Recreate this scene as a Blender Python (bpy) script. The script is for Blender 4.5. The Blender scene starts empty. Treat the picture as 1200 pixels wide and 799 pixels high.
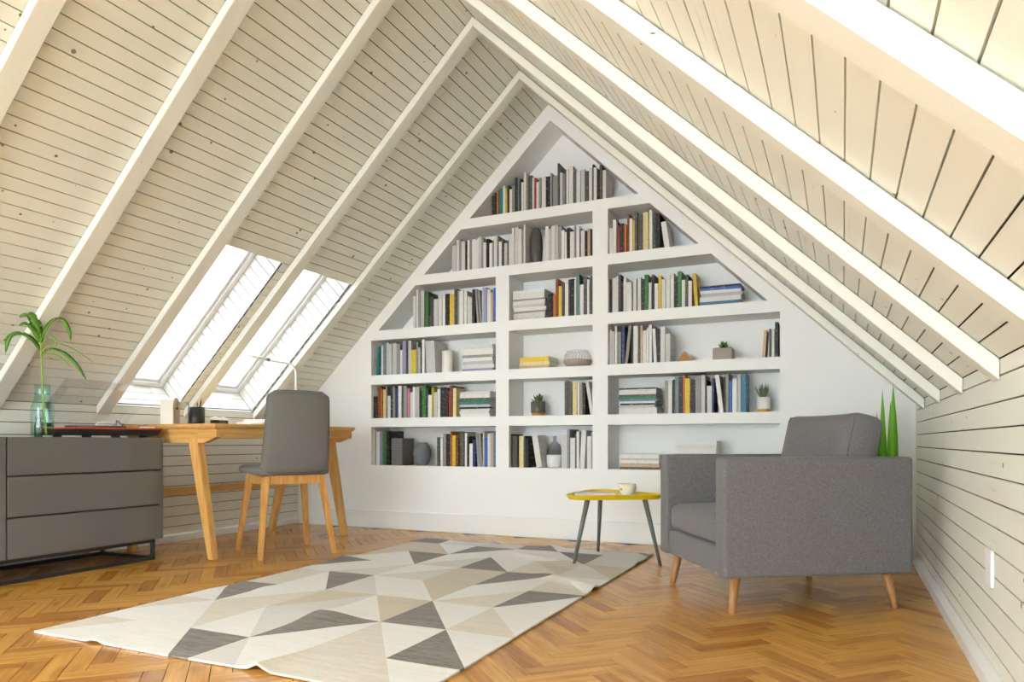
import bpy, bmesh, math, random
from mathutils import Vector, Matrix
R = math.radians
random.seed(7)
scene = bpy.context.scene
COL = scene.collection

# ------------------------------------------------------------------ camera
cam_d = bpy.data.cameras.new('camera')
cam_d.sensor_fit = 'HORIZONTAL'
cam_d.sensor_width = 36.0
cam_d.lens = 838.1 / 1200 * 36.0
cam_d.shift_y = (516.74 - 399.5) / 1200
cam_d.clip_start = 0.02
cam = bpy.data.objects.new('camera', cam_d)
COL.objects.link(cam)
cam.location = (0, 0, 0.68)
cam.rotation_euler = (R(90), 0, R(24.805))
scene.camera = cam

# ------------------------------------------------------------------ daylight
SKY = 7.0
world = bpy.data.worlds.new('overcast_sky')
scene.world = world
world.use_nodes = True
wn = world.node_tree.nodes
wn['Background'].inputs['Color'].default_value = (0.88, 0.965, 1.06, 1)
wn['Background'].inputs['Strength'].default_value = SKY

vs = scene.view_settings
vs.view_transform = 'Standard'
vs.look = 'None'
vs.gamma = 1.0
vs.use_curve_mapping = False
vs.exposure = 1.08

# ------------------------------------------------------------------ room size (metres)
YB = 4.659            # face of the gable wall
YF = -3.2             # glazed gable behind the camera
XM, ZA, K, HW = -1.867, 3.045, 0.956, 2.245
XL, XR = XM - HW, XM + HW
ZK = ZA - K * HW      # knee-wall height
SL = math.hypot(1, K)
SLEN = HW * SL
PITCH = SLEN / 48

# ------------------------------------------------------------------ material helpers
def lin(c):
    c = c / 255.0
    return c / 12.92 if c <= 0.04045 else ((c + 0.055) / 1.055) ** 2.4
def rgb(r, g, b):
    return (lin(r), lin(g), lin(b), 1.0)

class NT:
    def __init__(self, name):
        self.m = bpy.data.materials.new(name)
        self.m.use_nodes = True
        self.t = self.m.node_tree
        self.b = self.t.nodes['Principled BSDF']
    def n(self, typ, **kw):
        nd = self.t.nodes.new(typ)
        for k, v in kw.items():
            setattr(nd, k, v)
        return nd
    def put(self, sock, val):
        if hasattr(val, 'is_output') or isinstance(val, bpy.types.NodeSocket):
            self.t.links.new(val, sock)
        else:
            sock.default_value = val
    def math(self, op, a, b=0.0, c=None, clamp=False):
        nd = self.n('ShaderNodeMath', operation=op, use_clamp=clamp)
        self.put(nd.inputs[0], a); self.put(nd.inputs[1], b)
        if c is not None: self.put(nd.inputs[2], c)
        return nd.outputs[0]
    def mix(self, f, a, b, blend='MIX'):
        nd = self.n('ShaderNodeMix', data_type='RGBA', blend_type=blend)
        self.put(nd.inputs[0], f); self.put(nd.inputs[6], a); self.put(nd.inputs[7], b)
        return nd.outputs[2]
    def ramp(self, f, stops):
        nd = self.n('ShaderNodeValToRGB')
        el = nd.color_ramp.elements
        while len(el) < len(stops): el.new(0.5)
        for e, (p, c) in zip(el, stops):
            e.position = p; e.color = c
        self.put(nd.inputs[0], f)
        return nd.outputs[0]
    def mapping(self, vec, scale=(1, 1, 1), loc=(0, 0, 0)):
        nd = self.n('ShaderNodeMapping')
        self.put(nd.inputs['Vector'], vec)
        self.put(nd.inputs['Scale'], scale)
        self.put(nd.inputs['Location'], loc)
        return nd.outputs[0]
    def noise(self, vec, scale=5.0, detail=4.0, rough=0.55, dist=0.0):
        nd = self.n('ShaderNodeTexNoise')
        if vec is not None: self.put(nd.inputs['Vector'], vec)
        nd.inputs['Scale'].default_value = scale
        nd.inputs['Detail'].default_value = detail
        nd.inputs['Roughness'].default_value = rough
        nd.inputs['Distortion'].default_value = dist
        return nd.outputs['Fac']
    def bump(self, hgt, strength=0.2, dist=0.01):
        nd = self.n('ShaderNodeBump')
        nd.inputs['Strength'].default_value = strength
        nd.inputs['Distance'].default_value = dist
        self.put(nd.inputs['Height'], hgt)
        self.put(self.b.inputs['Normal'], nd.outputs[0])
    def base(self, c, rough=0.5, spec=0.5, metal=0.0):
        self.put(self.b.inputs['Base Color'], c)
        self.put(self.b.inputs['Roughness'], rough)
        self.b.inputs['Specular IOR Level'].default_value = spec
        self.b.inputs['Metallic'].default_value = metal
        return self.m
    def uv(self):
        return self.n('ShaderNodeTexCoord').outputs['UV']
    def obj(self):
        return self.n('ShaderNodeTexCoord').outputs['Object']
    def rnd(self):
        return self.n('ShaderNodeObjectInfo').outputs['Random']

def plain(name, c, rough=0.5, spec=0.5, metal=0.0, var=0.04, scale=12):
    t = NT(name)
    f = t.noise(t.obj(), scale, 3)
    lo = tuple(max(0, x * (1 - var)) for x in c[:3]) + (1,)
    hi = tuple(min(1, x * (1 + var)) for x in c[:3]) + (1,)
    return t.base(t.mix(f, lo, hi), rough, spec, metal)

def painted_wood(name, base, dark, knots=0.5, grain=0.5, rough=0.55):
    t = NT(name)
    uv = t.uv()
    sh = t.n('ShaderNodeVectorMath', operation='ADD')
    cx = t.n('ShaderNodeCombineXYZ')
    r = t.rnd()
    t.put(cx.inputs[0], t.math('MULTIPLY', r, 37.0)); t.put(cx.inputs[1], t.math('MULTIPLY', r, 91.0))
    t.put(sh.inputs[0], uv); t.put(sh.inputs[1], cx.outputs[0])
    v = sh.outputs[0]
    g = t.noise(t.mapping(v, (2.2, 70, 1)), 1.0, 5, 0.6)
    g2 = t.noise(t.mapping(v, (0.9, 14, 1)), 1.0, 3)
    c = t.mix(t.math('MULTIPLY', g2, 0.5), base, tuple(x * 0.93 for x in base[:3]) + (1,))
    # thin worn streaks
    streak = t.ramp(g, [(0.64, (0, 0, 0, 1)), (0.78, (1, 1, 1, 1))])
    c = t.mix(t.math('MULTIPLY', streak, 0.55 * grain), c, dark)
    # knots
    vo = t.n('ShaderNodeTexVoronoi', voronoi_dimensions='2D')
    t.put(vo.inputs['Vector'], v); vo.inputs['Scale'].default_value = 5.6
    sep = t.n('ShaderNodeSeparateColor'); t.put(sep.inputs[0], vo.outputs['Color'])
    rad = t.math('MULTIPLY', t.math('SUBTRACT', sep.outputs[0], 1 - knots), 0.08)
    kn = t.math('MULTIPLY', t.math('SUBTRACT', rad, vo.outputs['Distance']), 90.0, clamp=True)
    c = t.mix(t.math('MULTIPLY', kn, 0.85), c, dark)
    t.base(c, rough, 0.3)
    t.bump(g, 0.12, 0.004)
    return t.m

def wood(name, base, dark, rough=0.4, scale=(3, 40, 40), spec=0.4):
    t = NT(name)
    o = t.obj()
    cx = t.n('ShaderNodeVectorMath', operation='ADD')
    cb = t.n('ShaderNodeCombineXYZ'); t.put(cb.inputs[0], t.math('MULTIPLY', t.rnd(), 20.0))
    t.put(cx.inputs[0], o); t.put(cx.inputs[1], cb.outputs[0])
    g = t.noise(t.mapping(cx.outputs[0], scale), 1.0, 5, 0.6, 0.4)
    c = t.ramp(g, [(0.3, dark), (0.62, base)])
    t.base(c, rough, spec)
    t.bump(g, 0.06, 0.003)
    return t.m

def fabric(name, a, b, rough=0.95, scale=420):
    t = NT(name)
    o = t.obj()
    w1 = t.noise(t.mapping(o, (scale, scale * .4, scale * .4)), 1.0, 2)
    w2 = t.noise(t.mapping(o, (scale * .4, scale * .4, scale)), 1.0, 2)
    w3 = t.noise(t.mapping(o, (scale * .4, scale, scale * .4)), 1.0, 2)
    f = t.math('MULTIPLY', t.math('ADD', t.math('ADD', w1, w2), w3), 0.3333)
    f = t.ramp(f, [(0.36, (0, 0, 0, 1)), (0.64, (1, 1, 1, 1))])
    c = t.mix(f, a, b)
    t.base(c, rough, 0.15)
    t.b.inputs['Sheen Weight'].default_value = 0.15
    t.bump(f, 0.2, 0.0015)
    return t.m

def glassy(name, tint, refl=0.06, rough=0.02):
    """thin clear sheet: transparent with a fresnel reflection"""
    t = NT(name)
    out = t.t.nodes['Material Output']
    tr = t.n('ShaderNodeBsdfTransparent'); tr.inputs[0].default_value = tint
    gl = t.n('ShaderNodeBsdfGlossy'); gl.inputs['Roughness'].default_value = rough
    lw = t.n('ShaderNodeLayerWeight'); lw.inputs['Blend'].default_value = 0.5
    mx = t.n('ShaderNodeMixShader')
    f4 = t.math('POWER', lw.outputs['Facing'], 4.0)
    t.put(mx.inputs[0], t.math('ADD', t.math('MULTIPLY', f4, 0.55), 0.02 + refl, clamp=True))
    t.t.links.new(tr.outputs[0], mx.inputs[1]); t.t.links.new(gl.outputs[0], mx.inputs[2])
    t.t.links.new(mx.outputs[0], out.inputs[0])
    return t.m

# ------------------------------------------------------------------ materials
M = {}
M['roof_board'] = painted_wood('cream_painted_board', rgb(234, 235, 223), rgb(96, 86, 64), 0.74, 0.6)
M['wall_board'] = painted_wood('cream_painted_wall_board', rgb(235, 235, 223), rgb(100, 90, 68), 0.6, 0.7)
M['reveal_board'] = painted_wood('white_painted_board', rgb(238, 236, 230), rgb(140, 130, 115), 0.25, 0.2)
M['rafter'] = painted_wood('cream_painted_rafter', rgb(235, 236, 225), rgb(100, 88, 66), 0.45, 0.35)
M['joint'] = plain('dark_joint', rgb(74, 64, 50), 0.9, 0.1)
M['plaster'] = plain('white_plaster', rgb(243, 243, 240), 0.7, 0.25, var=0.012, scale=3)
M['trim'] = plain('white_trim_paint', rgb(240, 240, 236), 0.4, 0.4, var=0.01)
M['frame_white'] = plain('white_window_frame', rgb(236, 236, 234), 0.35, 0.5, var=0.01)
M['pane'] = glassy('dimmed_skylight_glass', (0.57, 0.575, 0.575, 1), 0.0)  # grey tint added to dim the sky so the reveals don't blow out
M['clear_pane'] = glassy('clear_window_glass', (0.97, 0.985, 0.985, 1), 0.0)
M['desk_oak'] = wood('honey_oak', rgb(228, 180, 108), rgb(200, 146, 74), 0.4)
M['desk_oak_y'] = wood('honey_oak_long', rgb(228, 180, 108), rgb(200, 146, 74), 0.4, (40, 3, 40))
M['desk_oak_z'] = wood('honey_oak_upright', rgb(228, 180, 108), rgb(200, 146, 74), 0.4, (40, 40, 3))
M['chair_oak'] = wood('chair_oak', rgb(222, 170, 98), rgb(196, 138, 68), 0.35, (40, 40, 4))
M['leg_brown'] = wood('brown_turned_wood', rgb(186, 134, 84), rgb(154, 104, 60), 0.3, (50, 50, 5))
M['sofa'] = fabric('grey_woven_upholstery', rgb(98, 96, 97), rgb(130, 127, 128))
M['seat_grey'] = fabric('charcoal_chair_cover', rgb(110, 109, 104), rgb(126, 124, 118), 0.8, 500)
M['gloss'] = plain('anthracite_gloss', rgb(106, 106, 102), 0.12, 0.6, var=0.02, scale=2)
M['carcass'] = plain('anthracite_carcass', rgb(60, 60, 58), 0.4, 0.4)
M['black_metal'] = plain('black_powdercoat', rgb(46, 43, 40), 0.45, 0.4)
M['table_leg'] = plain('grey_green_metal', rgb(104, 108, 102), 0.4, 0.5)
M['yellow'] = plain('yellow_lacquer', rgb(238, 206, 12), 0.35, 0.5, var=0.02)
M['white_paper'] = plain('white_paper', rgb(232, 230, 226), 0.7, 0.2)
M['ceramic'] = plain('cream_ceramic', rgb(238, 232, 212), 0.2, 0.5, var=0.01)
M['leaf'] = plain('leaf_green', rgb(86, 138, 34), 0.45, 0.4, var=0.25, scale=30)
M['leaf_pale'] = plain('pale_leaf_green', rgb(150, 186, 72), 0.45, 0.4, var=0.2, scale=30)
M['snake_leaf'] = plain('bright_leaf_green', rgb(112, 184, 28), 0.4, 0.4, var=0.2, scale=14)
M['succulent'] = plain('succulent_green', rgb(74, 108, 56), 0.5, 0.3, var=0.25, scale=60)
M['aloe'] = plain('grey_green_spikes', rgb(112, 122, 92), 0.5, 0.3, var=0.25, scale=60)
M['soil'] = plain('dark_soil', rgb(54, 44, 36), 0.95, 0.1, var=0.3, scale=80)
M['concrete'] = plain('grey_concrete', rgb(160, 152, 144), 0.85, 0.2, var=0.08, scale=40)
M['concrete_dark'] = plain('dark_grey_board', rgb(118, 117, 115), 0.8, 0.2, var=0.06, scale=30)
M['taupe'] = plain('taupe_concrete', rgb(172, 160, 150), 0.85, 0.2, var=0.07, scale=40)
M['dark_ceramic'] = plain('dark_grey_ceramic', rgb(92, 88, 84), 0.25, 0.5, var=0.05)
M['grey_weave'] = plain('grey_textured_ceramic', rgb(124, 126, 127), 0.7, 0.3, var=0.3, scale=55)
M['white_glaze'] = plain('white_glaze', rgb(240, 238, 234), 0.3, 0.5, var=0.01)
M['wax'] = plain('ivory_wax', rgb(246, 242, 230), 0.5, 0.4, var=0.01)
M['black'] = plain('black_plastic', rgb(40, 40, 41), 0.4, 0.4)
M['red'] = plain('red_lacquer', rgb(196, 50, 30), 0.3, 0.5, var=0.03)
M['chrome'] = plain('brushed_steel', rgb(176, 178, 182), 0.28, 0.5, 1.0)
M['gold'] = plain('gold_ochre_band', rgb(214, 160, 56), 0.35, 0.5)
M['pyramid'] = wood('copper_wood', rgb(206, 154, 98), rgb(180, 122, 68), 0.4, (6, 40, 40))
M['clock_wood'] = wood('pale_washed_wood', rgb(208, 190, 168), rgb(176, 150, 124), 0.5, (20, 20, 6))
M['clock_side'] = plain('white_washed_side', rgb(232, 226, 214), 0.5, 0.3)
M['green_glass'] = glassy('pale_green_glass', (0.975, 0.995, 0.99, 1), 0.0)
M['green_rim'] = glassy('green_glass_wall', (0.89, 0.985, 0.955, 1), 0.02)
M['grey_glass'] = glassy('smoke_grey_glass', (0.86, 0.865, 0.87, 1), 0.03)
M['bottle_glass'] = plain('dark_green_bottle', rgb(20, 74, 56), 0.12, 0.6)
M['acrylic'] = glassy('smoky_acrylic', (0.975, 0.972, 0.965, 1), 0.0)
M['wire'] = plain('pale_wire', rgb(208, 200, 192), 0.4, 0.5)
M['bowl'] = plain('clay_bowl', rgb(184, 168, 154), 0.6, 0.3)
M['lamp_white'] = plain('white_lamp_enamel', rgb(238, 236, 232), 0.35, 0.5, var=0.01)
M['plastic'] = plain('white_plastic', rgb(244, 244, 242), 0.35, 0.5, var=0.005)

# ------------------------------------------------------------------ mesh helpers
def tag(o, label=None, cat=None, group=None, kind=None):
    if label: o['label'] = label
    if cat: o['category'] = cat
    if group: o['group'] = group
    if kind: o['kind'] = kind
    return o

def link(name, me, mat=None, parent=None, loc=None, rot=None):
    if mat is not None and len(me.materials) == 0:
        me.materials.append(M[mat] if isinstance(mat, str) else mat)
    o = bpy.data.objects.new(name, me)
    COL.objects.link(o)
    if parent is not None: o.parent = parent
    if loc is not None: o.location = loc
    if rot is not None: o.rotation_euler = rot
    return o

def empty(name, loc=(0, 0, 0), rz=0.0, parent=None):
    o = bpy.data.objects.new(name, None)
    o.empty_display_size = 0.1
    COL.objects.link(o)
    o.location = loc
    o.rotation_euler = (0, 0, rz)
    if parent is not None: o.parent = parent
    return o

class MB:
    def __init__(self): self.bm = bmesh.new()
    def box(self, x0, x1, y0, y1, z0, z1, mat=None, bev=0.0, seg=2):
        t = bmesh.new()
        bmesh.ops.create_cube(t, size=1.0)
        for v in t.verts:
            v.co = Vector(((x0 + x1) / 2 + v.co.x * (x1 - x0), (y0 + y1) / 2 + v.co.y * (y1 - y0), (z0 + z1) / 2 + v.co.z * (z1 - z0)))
        if bev > 0:
            bmesh.ops.bevel(t, geom=t.edges[:], offset=bev, segments=seg, profile=0.6, affect='EDGES')
        return self._in(t, mat)
    def _in(self, t, mat=None):
        if mat is not None: bmesh.ops.transform(t, matrix=mat, verts=t.verts)
        vm = {}
        for v in t.verts: vm[v] = self.bm.verts.new(v.co)
        for f in t.faces:
            try:
                nf = self.bm.faces.new([vm[v] for v in f.verts]); nf.smooth = f.smooth; nf.material_index = f.material_index
            except ValueError: pass
        t.free()
        return self
    def lathe(self, prof, seg=24, axis=(0, 0, 0), smooth=True, closed=True):
        t = bmesh.new(); rings = []
        for r, z in prof:
            if r < 1e-5: rings.append([t.verts.new((0, 0, z))])
            else: rings.append([t.verts.new((r * math.cos(2 * math.pi * i / seg), r * math.sin(2 * math.pi * i / seg), z)) for i in range(seg)])
        for a, b in zip(rings[:-1], rings[1:]):
            for i in range(seg):
                j = (i + 1) % seg
                if len(a) == 1 and len(b) == 1: continue
                if len(a) == 1: f = t.faces.new((a[0], b[j], b[i]))
                elif len(b) == 1: f = t.faces.new((a[i], a[j], b[0]))
                else: f = t.faces.new((a[i], a[j], b[j], b[i]))
                f.smooth = smooth
        bmesh.ops.translate(t, verts=t.verts, vec=axis)
        return self._in(t)
    def tube(self, pts, rad, seg=10, caps=True, flat=1.0):
        pts = [Vector(p) for p in pts]
        if not hasattr(rad, '__len__'): rad = [rad] * len(pts)
        t = bmesh.new(); rings = []; up = None
        for i, p in enumerate(pts):
            d = (pts[min(i + 1, len(pts) - 1)] - pts[max(i - 1, 0)]).normalized()
            if up is None:
                up = Vector((0, 0, 1)) if abs(d.z) < 0.9 else Vector((0, 1, 0))
            s = d.cross(up)
            if s.length < 1e-4: s = d.cross(Vector((1, 0, 0)))
            s.normalize(); u = s.cross(d).normalized(); up = u
            rings.append([t.verts.new(p + rad[i] * (math.cos(2 * math.pi * k / seg) * s + flat * math.sin(2 * math.pi * k / seg) * u)) for k in range(seg)])
        for a, b in zip(rings[:-1], rings[1:]):
            for i in range(seg):
                j = (i + 1) % seg
                f = t.faces.new((a[i], a[j], b[j], b[i])); f.smooth = seg > 5
        if caps:
            t.faces.new(rings[0][::-1]); t.faces.new(rings[-1])
        return self._in(t)
    def prism(self, poly, y0, y1, plane='xz'):
        """polygon in a plane, extruded along the third axis"""
        t = bmesh.new()
        def mk(a, b, c):
            return (a, c, b) if plane == 'xz' else ((a, b, c) if plane == 'xy' else (c, a, b))
        A = [t.verts.new(mk(a, b, y0)) for a, b in poly]
        B = [t.verts.new(mk(a, b, y1)) for a, b in poly]
        t.faces.new(A); t.faces.new(B[::-1])
        n = len(poly)
        for i in range(n):
            j = (i + 1) % n
            t.faces.new((A[i], B[i], B[j], A[j]))
        bmesh.ops.recalc_face_normals(t, faces=t.faces)
        return self._in(t)
    def loft(self, rings, caps=True, smooth=False):
        t = bmesh.new()
        rr = [[t.verts.new(p) for p in r] for r in rings]
        n = len(rr[0])
        for a, b in zip(rr[:-1], rr[1:]):
            for i in range(n):
                f = t.faces.new((a[i], a[(i + 1) % n], b[(i + 1) % n], b[i])); f.smooth = smooth
        if caps:
            t.faces.new(rr[0][::-1]); t.faces.new(rr[-1])
        bmesh.ops.recalc_face_normals(t, faces=t.faces)
        return self._in(t)
    def xform(self, m):
        bmesh.ops.transform(self.bm, matrix=m, verts=self.bm.verts); return self
    def mesh(self, name='mesh', uvm=None):
        bmesh.ops.recalc_face_normals(self.bm, faces=self.bm.faces)
        if uvm:
            uv = self.bm.loops.layers.uv.new('UVMap')
            for f in self.bm.faces:
                for l in f.loops: l[uv].uv = uvm(l.vert.co)
        me = bpy.data.meshes.new(name); self.bm.to_mesh(me); self.bm.free()
        return me
    def build(self, name, mat, parent=None, loc=None, rot=None, uvm=None, smooth=False):
        me = self.mesh(name, uvm)
        if smooth:
            for p in me.polygons: p.use_smooth = True
        return link(name, me, mat, parent, loc, rot)

def leg_mesh(top, bot, wt, wb, dt=None, db=None):
    """square tapering leg between two centre points"""
    dt = dt or wt; db = db or wb
    def ring(c, w, d): return [(c[0] - w / 2, c[1] - d / 2, c[2]), (c[0] + w / 2, c[1] - d / 2, c[2]), (c[0] + w / 2, c[1] + d / 2, c[2]), (c[0] - w / 2, c[1] + d / 2, c[2])]
    b = MB(); b.loft([ring(bot, wb, db), ring(top, wt, dt)])
    bmesh.ops.bevel(b.bm, geom=b.bm.edges[:], offset=0.004, segments=2, affect='EDGES')
    return b

def soft_box(sx, sy, sz, e=0.28, n=14, puff=0.0):
    """cushion: rounded box centred on the origin, sides bulging by puff"""
    t = bmesh.new()
    bmesh.ops.create_cube(t, size=2.0)
    bmesh.ops.subdivide_edges(t, edges=t.edges[:], cuts=n, use_grid_fill=True)
    rad = e * min(sx, sy, sz)
    hx, hy, hz = sx / 2, sy / 2, sz / 2
    for v in t.verts:
        c = v.co
        q = Vector((c.x * hx, c.y * hy, c.z * hz))
        k = Vector((max(-hx + rad, min(hx - rad, q.x)), max(-hy + rad, min(hy - rad, q.y)), max(-hz + rad, min(hz - rad, q.z))))
        d = q - k
        if d.length > 1e-6: q = k + d.normalized() * min(rad, d.length)
        bx = (1 - c.y ** 2) * (1 - c.z ** 2); by = (1 - c.x ** 2) * (1 - c.z ** 2); bz = (1 - c.x ** 2) * (1 - c.y ** 2)
        q += Vector((c.x ** 3 * bx, c.y ** 3 * by, c.z ** 3 * bz)) * puff
        v.co = q
    for f in t.faces: f.smooth = True
    return t

# ================================================================== THE ROOM
# ---- floor: herringbone parquet, planks at 45 degrees, zigzags running along y
def parquet_material():
    t = NT('herringbone_oak')
    uv = t.uv()
    isl = t.n('ShaderNodeNewGeometry').outputs['Random Per Island']
    r = t.math('FRACT', t.math('ADD', t.rnd(), t.math('MULTIPLY', isl, 7.31)))
    cx = t.n('ShaderNodeCombineXYZ'); t.put(cx.inputs[0], t.math('MULTIPLY', r, 53.0)); t.put(cx.inputs[1], t.math('MULTIPLY', r, 17.0))
    ad = t.n('ShaderNodeVectorMath', operation='ADD'); t.put(ad.inputs[0], uv); t.put(ad.inputs[1], cx.outputs[0])
    v = ad.outputs[0]
    g = t.noise(t.mapping(v, (3.5, 48, 1)), 1.0, 4, 0.55, 0.4)
    patch = t.noise(t.mapping(v, (4, 12, 1)), 1.0, 2, 0.5)
    c = t.ramp(g, [(0.2, rgb(190, 132, 58)), (0.5, rgb(216, 160, 78)), (0.8, rgb(230, 180, 98))])
    tone = t.ramp(r, [(0.0, rgb(206, 182, 158)), (0.25, rgb(230, 218, 204)), (0.6, rgb(248, 244, 234)), (1.0, rgb(255, 252, 236))])
    c = t.mix(1.0, c, tone, 'MULTIPLY')
    dk = t.ramp(patch, [(0.58, (0, 0, 0, 1)), (0.76, (1, 1, 1, 1))])
    c = t.mix(t.math('MULTIPLY', dk, 0.5), c, rgb(122, 80, 36))
    t.base(c, t.math('ADD', 0.2, t.math('MULTIPLY', g, 0.1)), 0.5)
    t.bump(g, 0.02, 0.0015)
    return t.m
M['parquet'] = parquet_material()

floor = MB().box(XL - 0.02, XR + 0.02, YF, YB + 0.02, -0.06, -0.004).build('floor', 'joint')
tag(floor, 'honey brown oak herringbone parquet floor of the attic', 'floor', kind='structure')
PL, PW, GAP = 0.2865, 0.0615, 0.0009
def plank_mesh():
    b = MB()
    a, w = PL / 2 - GAP, PW / 2 - GAP
    b.loft([[(-a, -w, -0.004), (a, -w, -0.004), (a, w, -0.004), (-a, w, -0.004)],
            [(-a, -w, -0.0006), (a, -w, -0.0006), (a, w, -0.0006), (-a, w, -0.0006)],
            [(-a + .0007, -w + .0007, 0), (a - .0007, -w + .0007, 0), (a - .0007, w - .0007, 0), (-a + .0007, w - .0007, 0)]])
    return b.mesh('plank', lambda c: (c.x, c.y))
plank_me = plank_mesh(); plank_me.materials.append(M['parquet'])
c45 = math.sqrt(0.5)
planks = []
OX, OY = -0.617, 2.29
for i in range(-100, 70):
    for j in range(-14, 14):
        for kind in (0, 1):
            u = i * PW + j * PL; v = i * PW - j * PL
            if kind == 0: cu, cv, ang = u + PL / 2, v + PW / 2, -45
            else: cu, cv, ang = u + PL + PW / 2, v + PW - PL / 2, 45
            # u axis -> (1,-?) : rotate so that (1,1) runs along +y
            x = (cu - cv) * c45 + OX - PL * c45; y = (cu + cv) * c45 + OY - PL * c45
            planks.append((x, y, R(45) if kind == 0 else R(-45)))
def in_room(p): return XL + 0.0 < p[0] < XR - 0.0 and YF + 0.1 < p[1] < YB
planks = [p for p in planks if in_room(p)]
th = R(24.805)
def seen(p):
    dx = p[0] * math.cos(th) + p[1] * math.sin(th); dy = -p[0] * math.sin(th) + p[1] * math.cos(th)
    if dy < 1.9: return None
    if abs(dx / dy) > 0.75: return None
    if -2.5 < p[0] < -1.1 and 1.7 < p[1] < 4.1: return None      # under the rug
    return dy
vis = sorted([(seen(p), p) for p in planks if seen(p) is not None])
near = set(p for d, p in vis[:300])
for p in planks:
    if p in near:
        o = link('plank', plank_me, parent=floor, loc=(p[0], p[1], 0), rot=(0, 0, p[2]))
rest = MB()
uvs = []
bmr = bmesh.new(); uvl = bmr.loops.layers.uv.new('UVMap')
for p in planks:
    if p in near: continue
    m = Matrix.Translation((p[0], p[1], 0)) @ Matrix.Rotation(p[2], 4, 'Z')
    vmap = [bmr.verts.new(m @ v.co) for v in plank_me.vertices]
    for f in plank_me.polygons:
        nf = bmr.faces.new([vmap[k] for k in f.vertices])
        for lp, li in zip(nf.loops, f.loop_indices): lp[uvl].uv = plank_me.uv_layers[0].data[li].uv
me = bpy.data.meshes.new('planks'); bmr.to_mesh(me); bmr.free()
tag(link('planks', me, 'parquet', floor), kind='stuff')

# ---- knee walls with horizontal boards
def clad_wall(name, x, sign, label, zlist):
    """boards on the room side of x; sign = +1 when the room lies towards +x"""
    w = MB().box(min(x - sign * 0.008, x - sign * 0.06), max(x - sign * 0.008, x - sign * 0.06), YF, YB + 0.3, -0.05, ZK + 0.02).build(name, 'joint')
    tag(w, label, 'wall', kind='structure')
    for z0, z1 in zlist:
        b = MB(); b.box(min(x, x - sign * 0.012), max(x, x - sign * 0.012), YF, YB, z0 + 0.0022, z1 - 0.0022)
        b.build('board', 'wall_board', w, uvm=lambda c: (c.y, c.z))
    return w
WP = 0.0683
zl = []
z = ZK
for n in range(14):
    z1 = 0.853 - WP * n
    zl.append((max(z1, 0.0), z)); z = z1
    if z1 <= 0: break
wall_left = clad_wall('wall_left', XL, 1, 'low knee wall of cream painted horizontal boards behind the desk', zl)
wall_right = clad_wall('wall_right', XR, -1, 'low knee wall of cream painted horizontal boards beside the armchair', zl)

def baseboard(name, poly, a, b, axis, label):
    m = MB()
    m.prism(poly, a, b, 'xz' if axis == 'y' else 'yz')
    return tag(m.build(name, 'trim'), label, 'baseboard', kind='structure')
baseboard('baseboard_left', [(XL, 0), (XL + 0.018, 0), (XL + 0.018, 0.042), (XL + 0.006, 0.052), (XL, 0.052)], YF, YB - 0.002, 'y', 'low white baseboard along the wall behind the desk and sideboard')
baseboard('baseboard_right', [(XR, 0), (XR - 0.026, 0), (XR - 0.026, 0.04), (XR - 0.008, 0.062), (XR, 0.062)], YF, YB - 0.002, 'y', 'white bevelled baseboard along the boarded wall beside the armchair')
baseboard('baseboard_back', [(YB, 0), (YB - 0.014, 0), (YB - 0.014, 0.134), (YB - 0.008, 0.14), (YB, 0.14)], XL + 0.02, XR - 0.028, 'x', 'tall white baseboard under the built-in bookcase')

# ---- roof slopes
def sp(side, s, off, y):
    """point on a roof slope: s metres down from the ridge, off metres into the room"""
    nx, nz = K / SL, 1 / SL
    return Vector((XM + side * (s / SL - off * nx), y, ZA - s * K / SL - off * nz))
def slope_box(mb, side, s0, s1, o0, o1, y0, y1):
    A = [sp(side, s0, o0, y0), sp(side, s1, o0, y0), sp(side, s1, o1, y0), sp(side, s0, o1, y0)]
    B = [sp(side, s0, o0, y1), sp(side, s1, o0, y1), sp(side, s1, o1, y1), sp(side, s0, o1, y1)]
    mb.loft([A, B]); return mb
WIN = [(2.972, 3.458), (3.606, 4.143)]            # skylight openings along y
S_TOP = 28 * PITCH                                 # upper edge of the openings, measured down the slope
S_BOT = SLEN - 0.004
RY0, RSP, RW, RH = 1.613, 0.634, 0.085, 0.044
rafters = [RY0 + RSP * i for i in range(-7, 5)]

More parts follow.
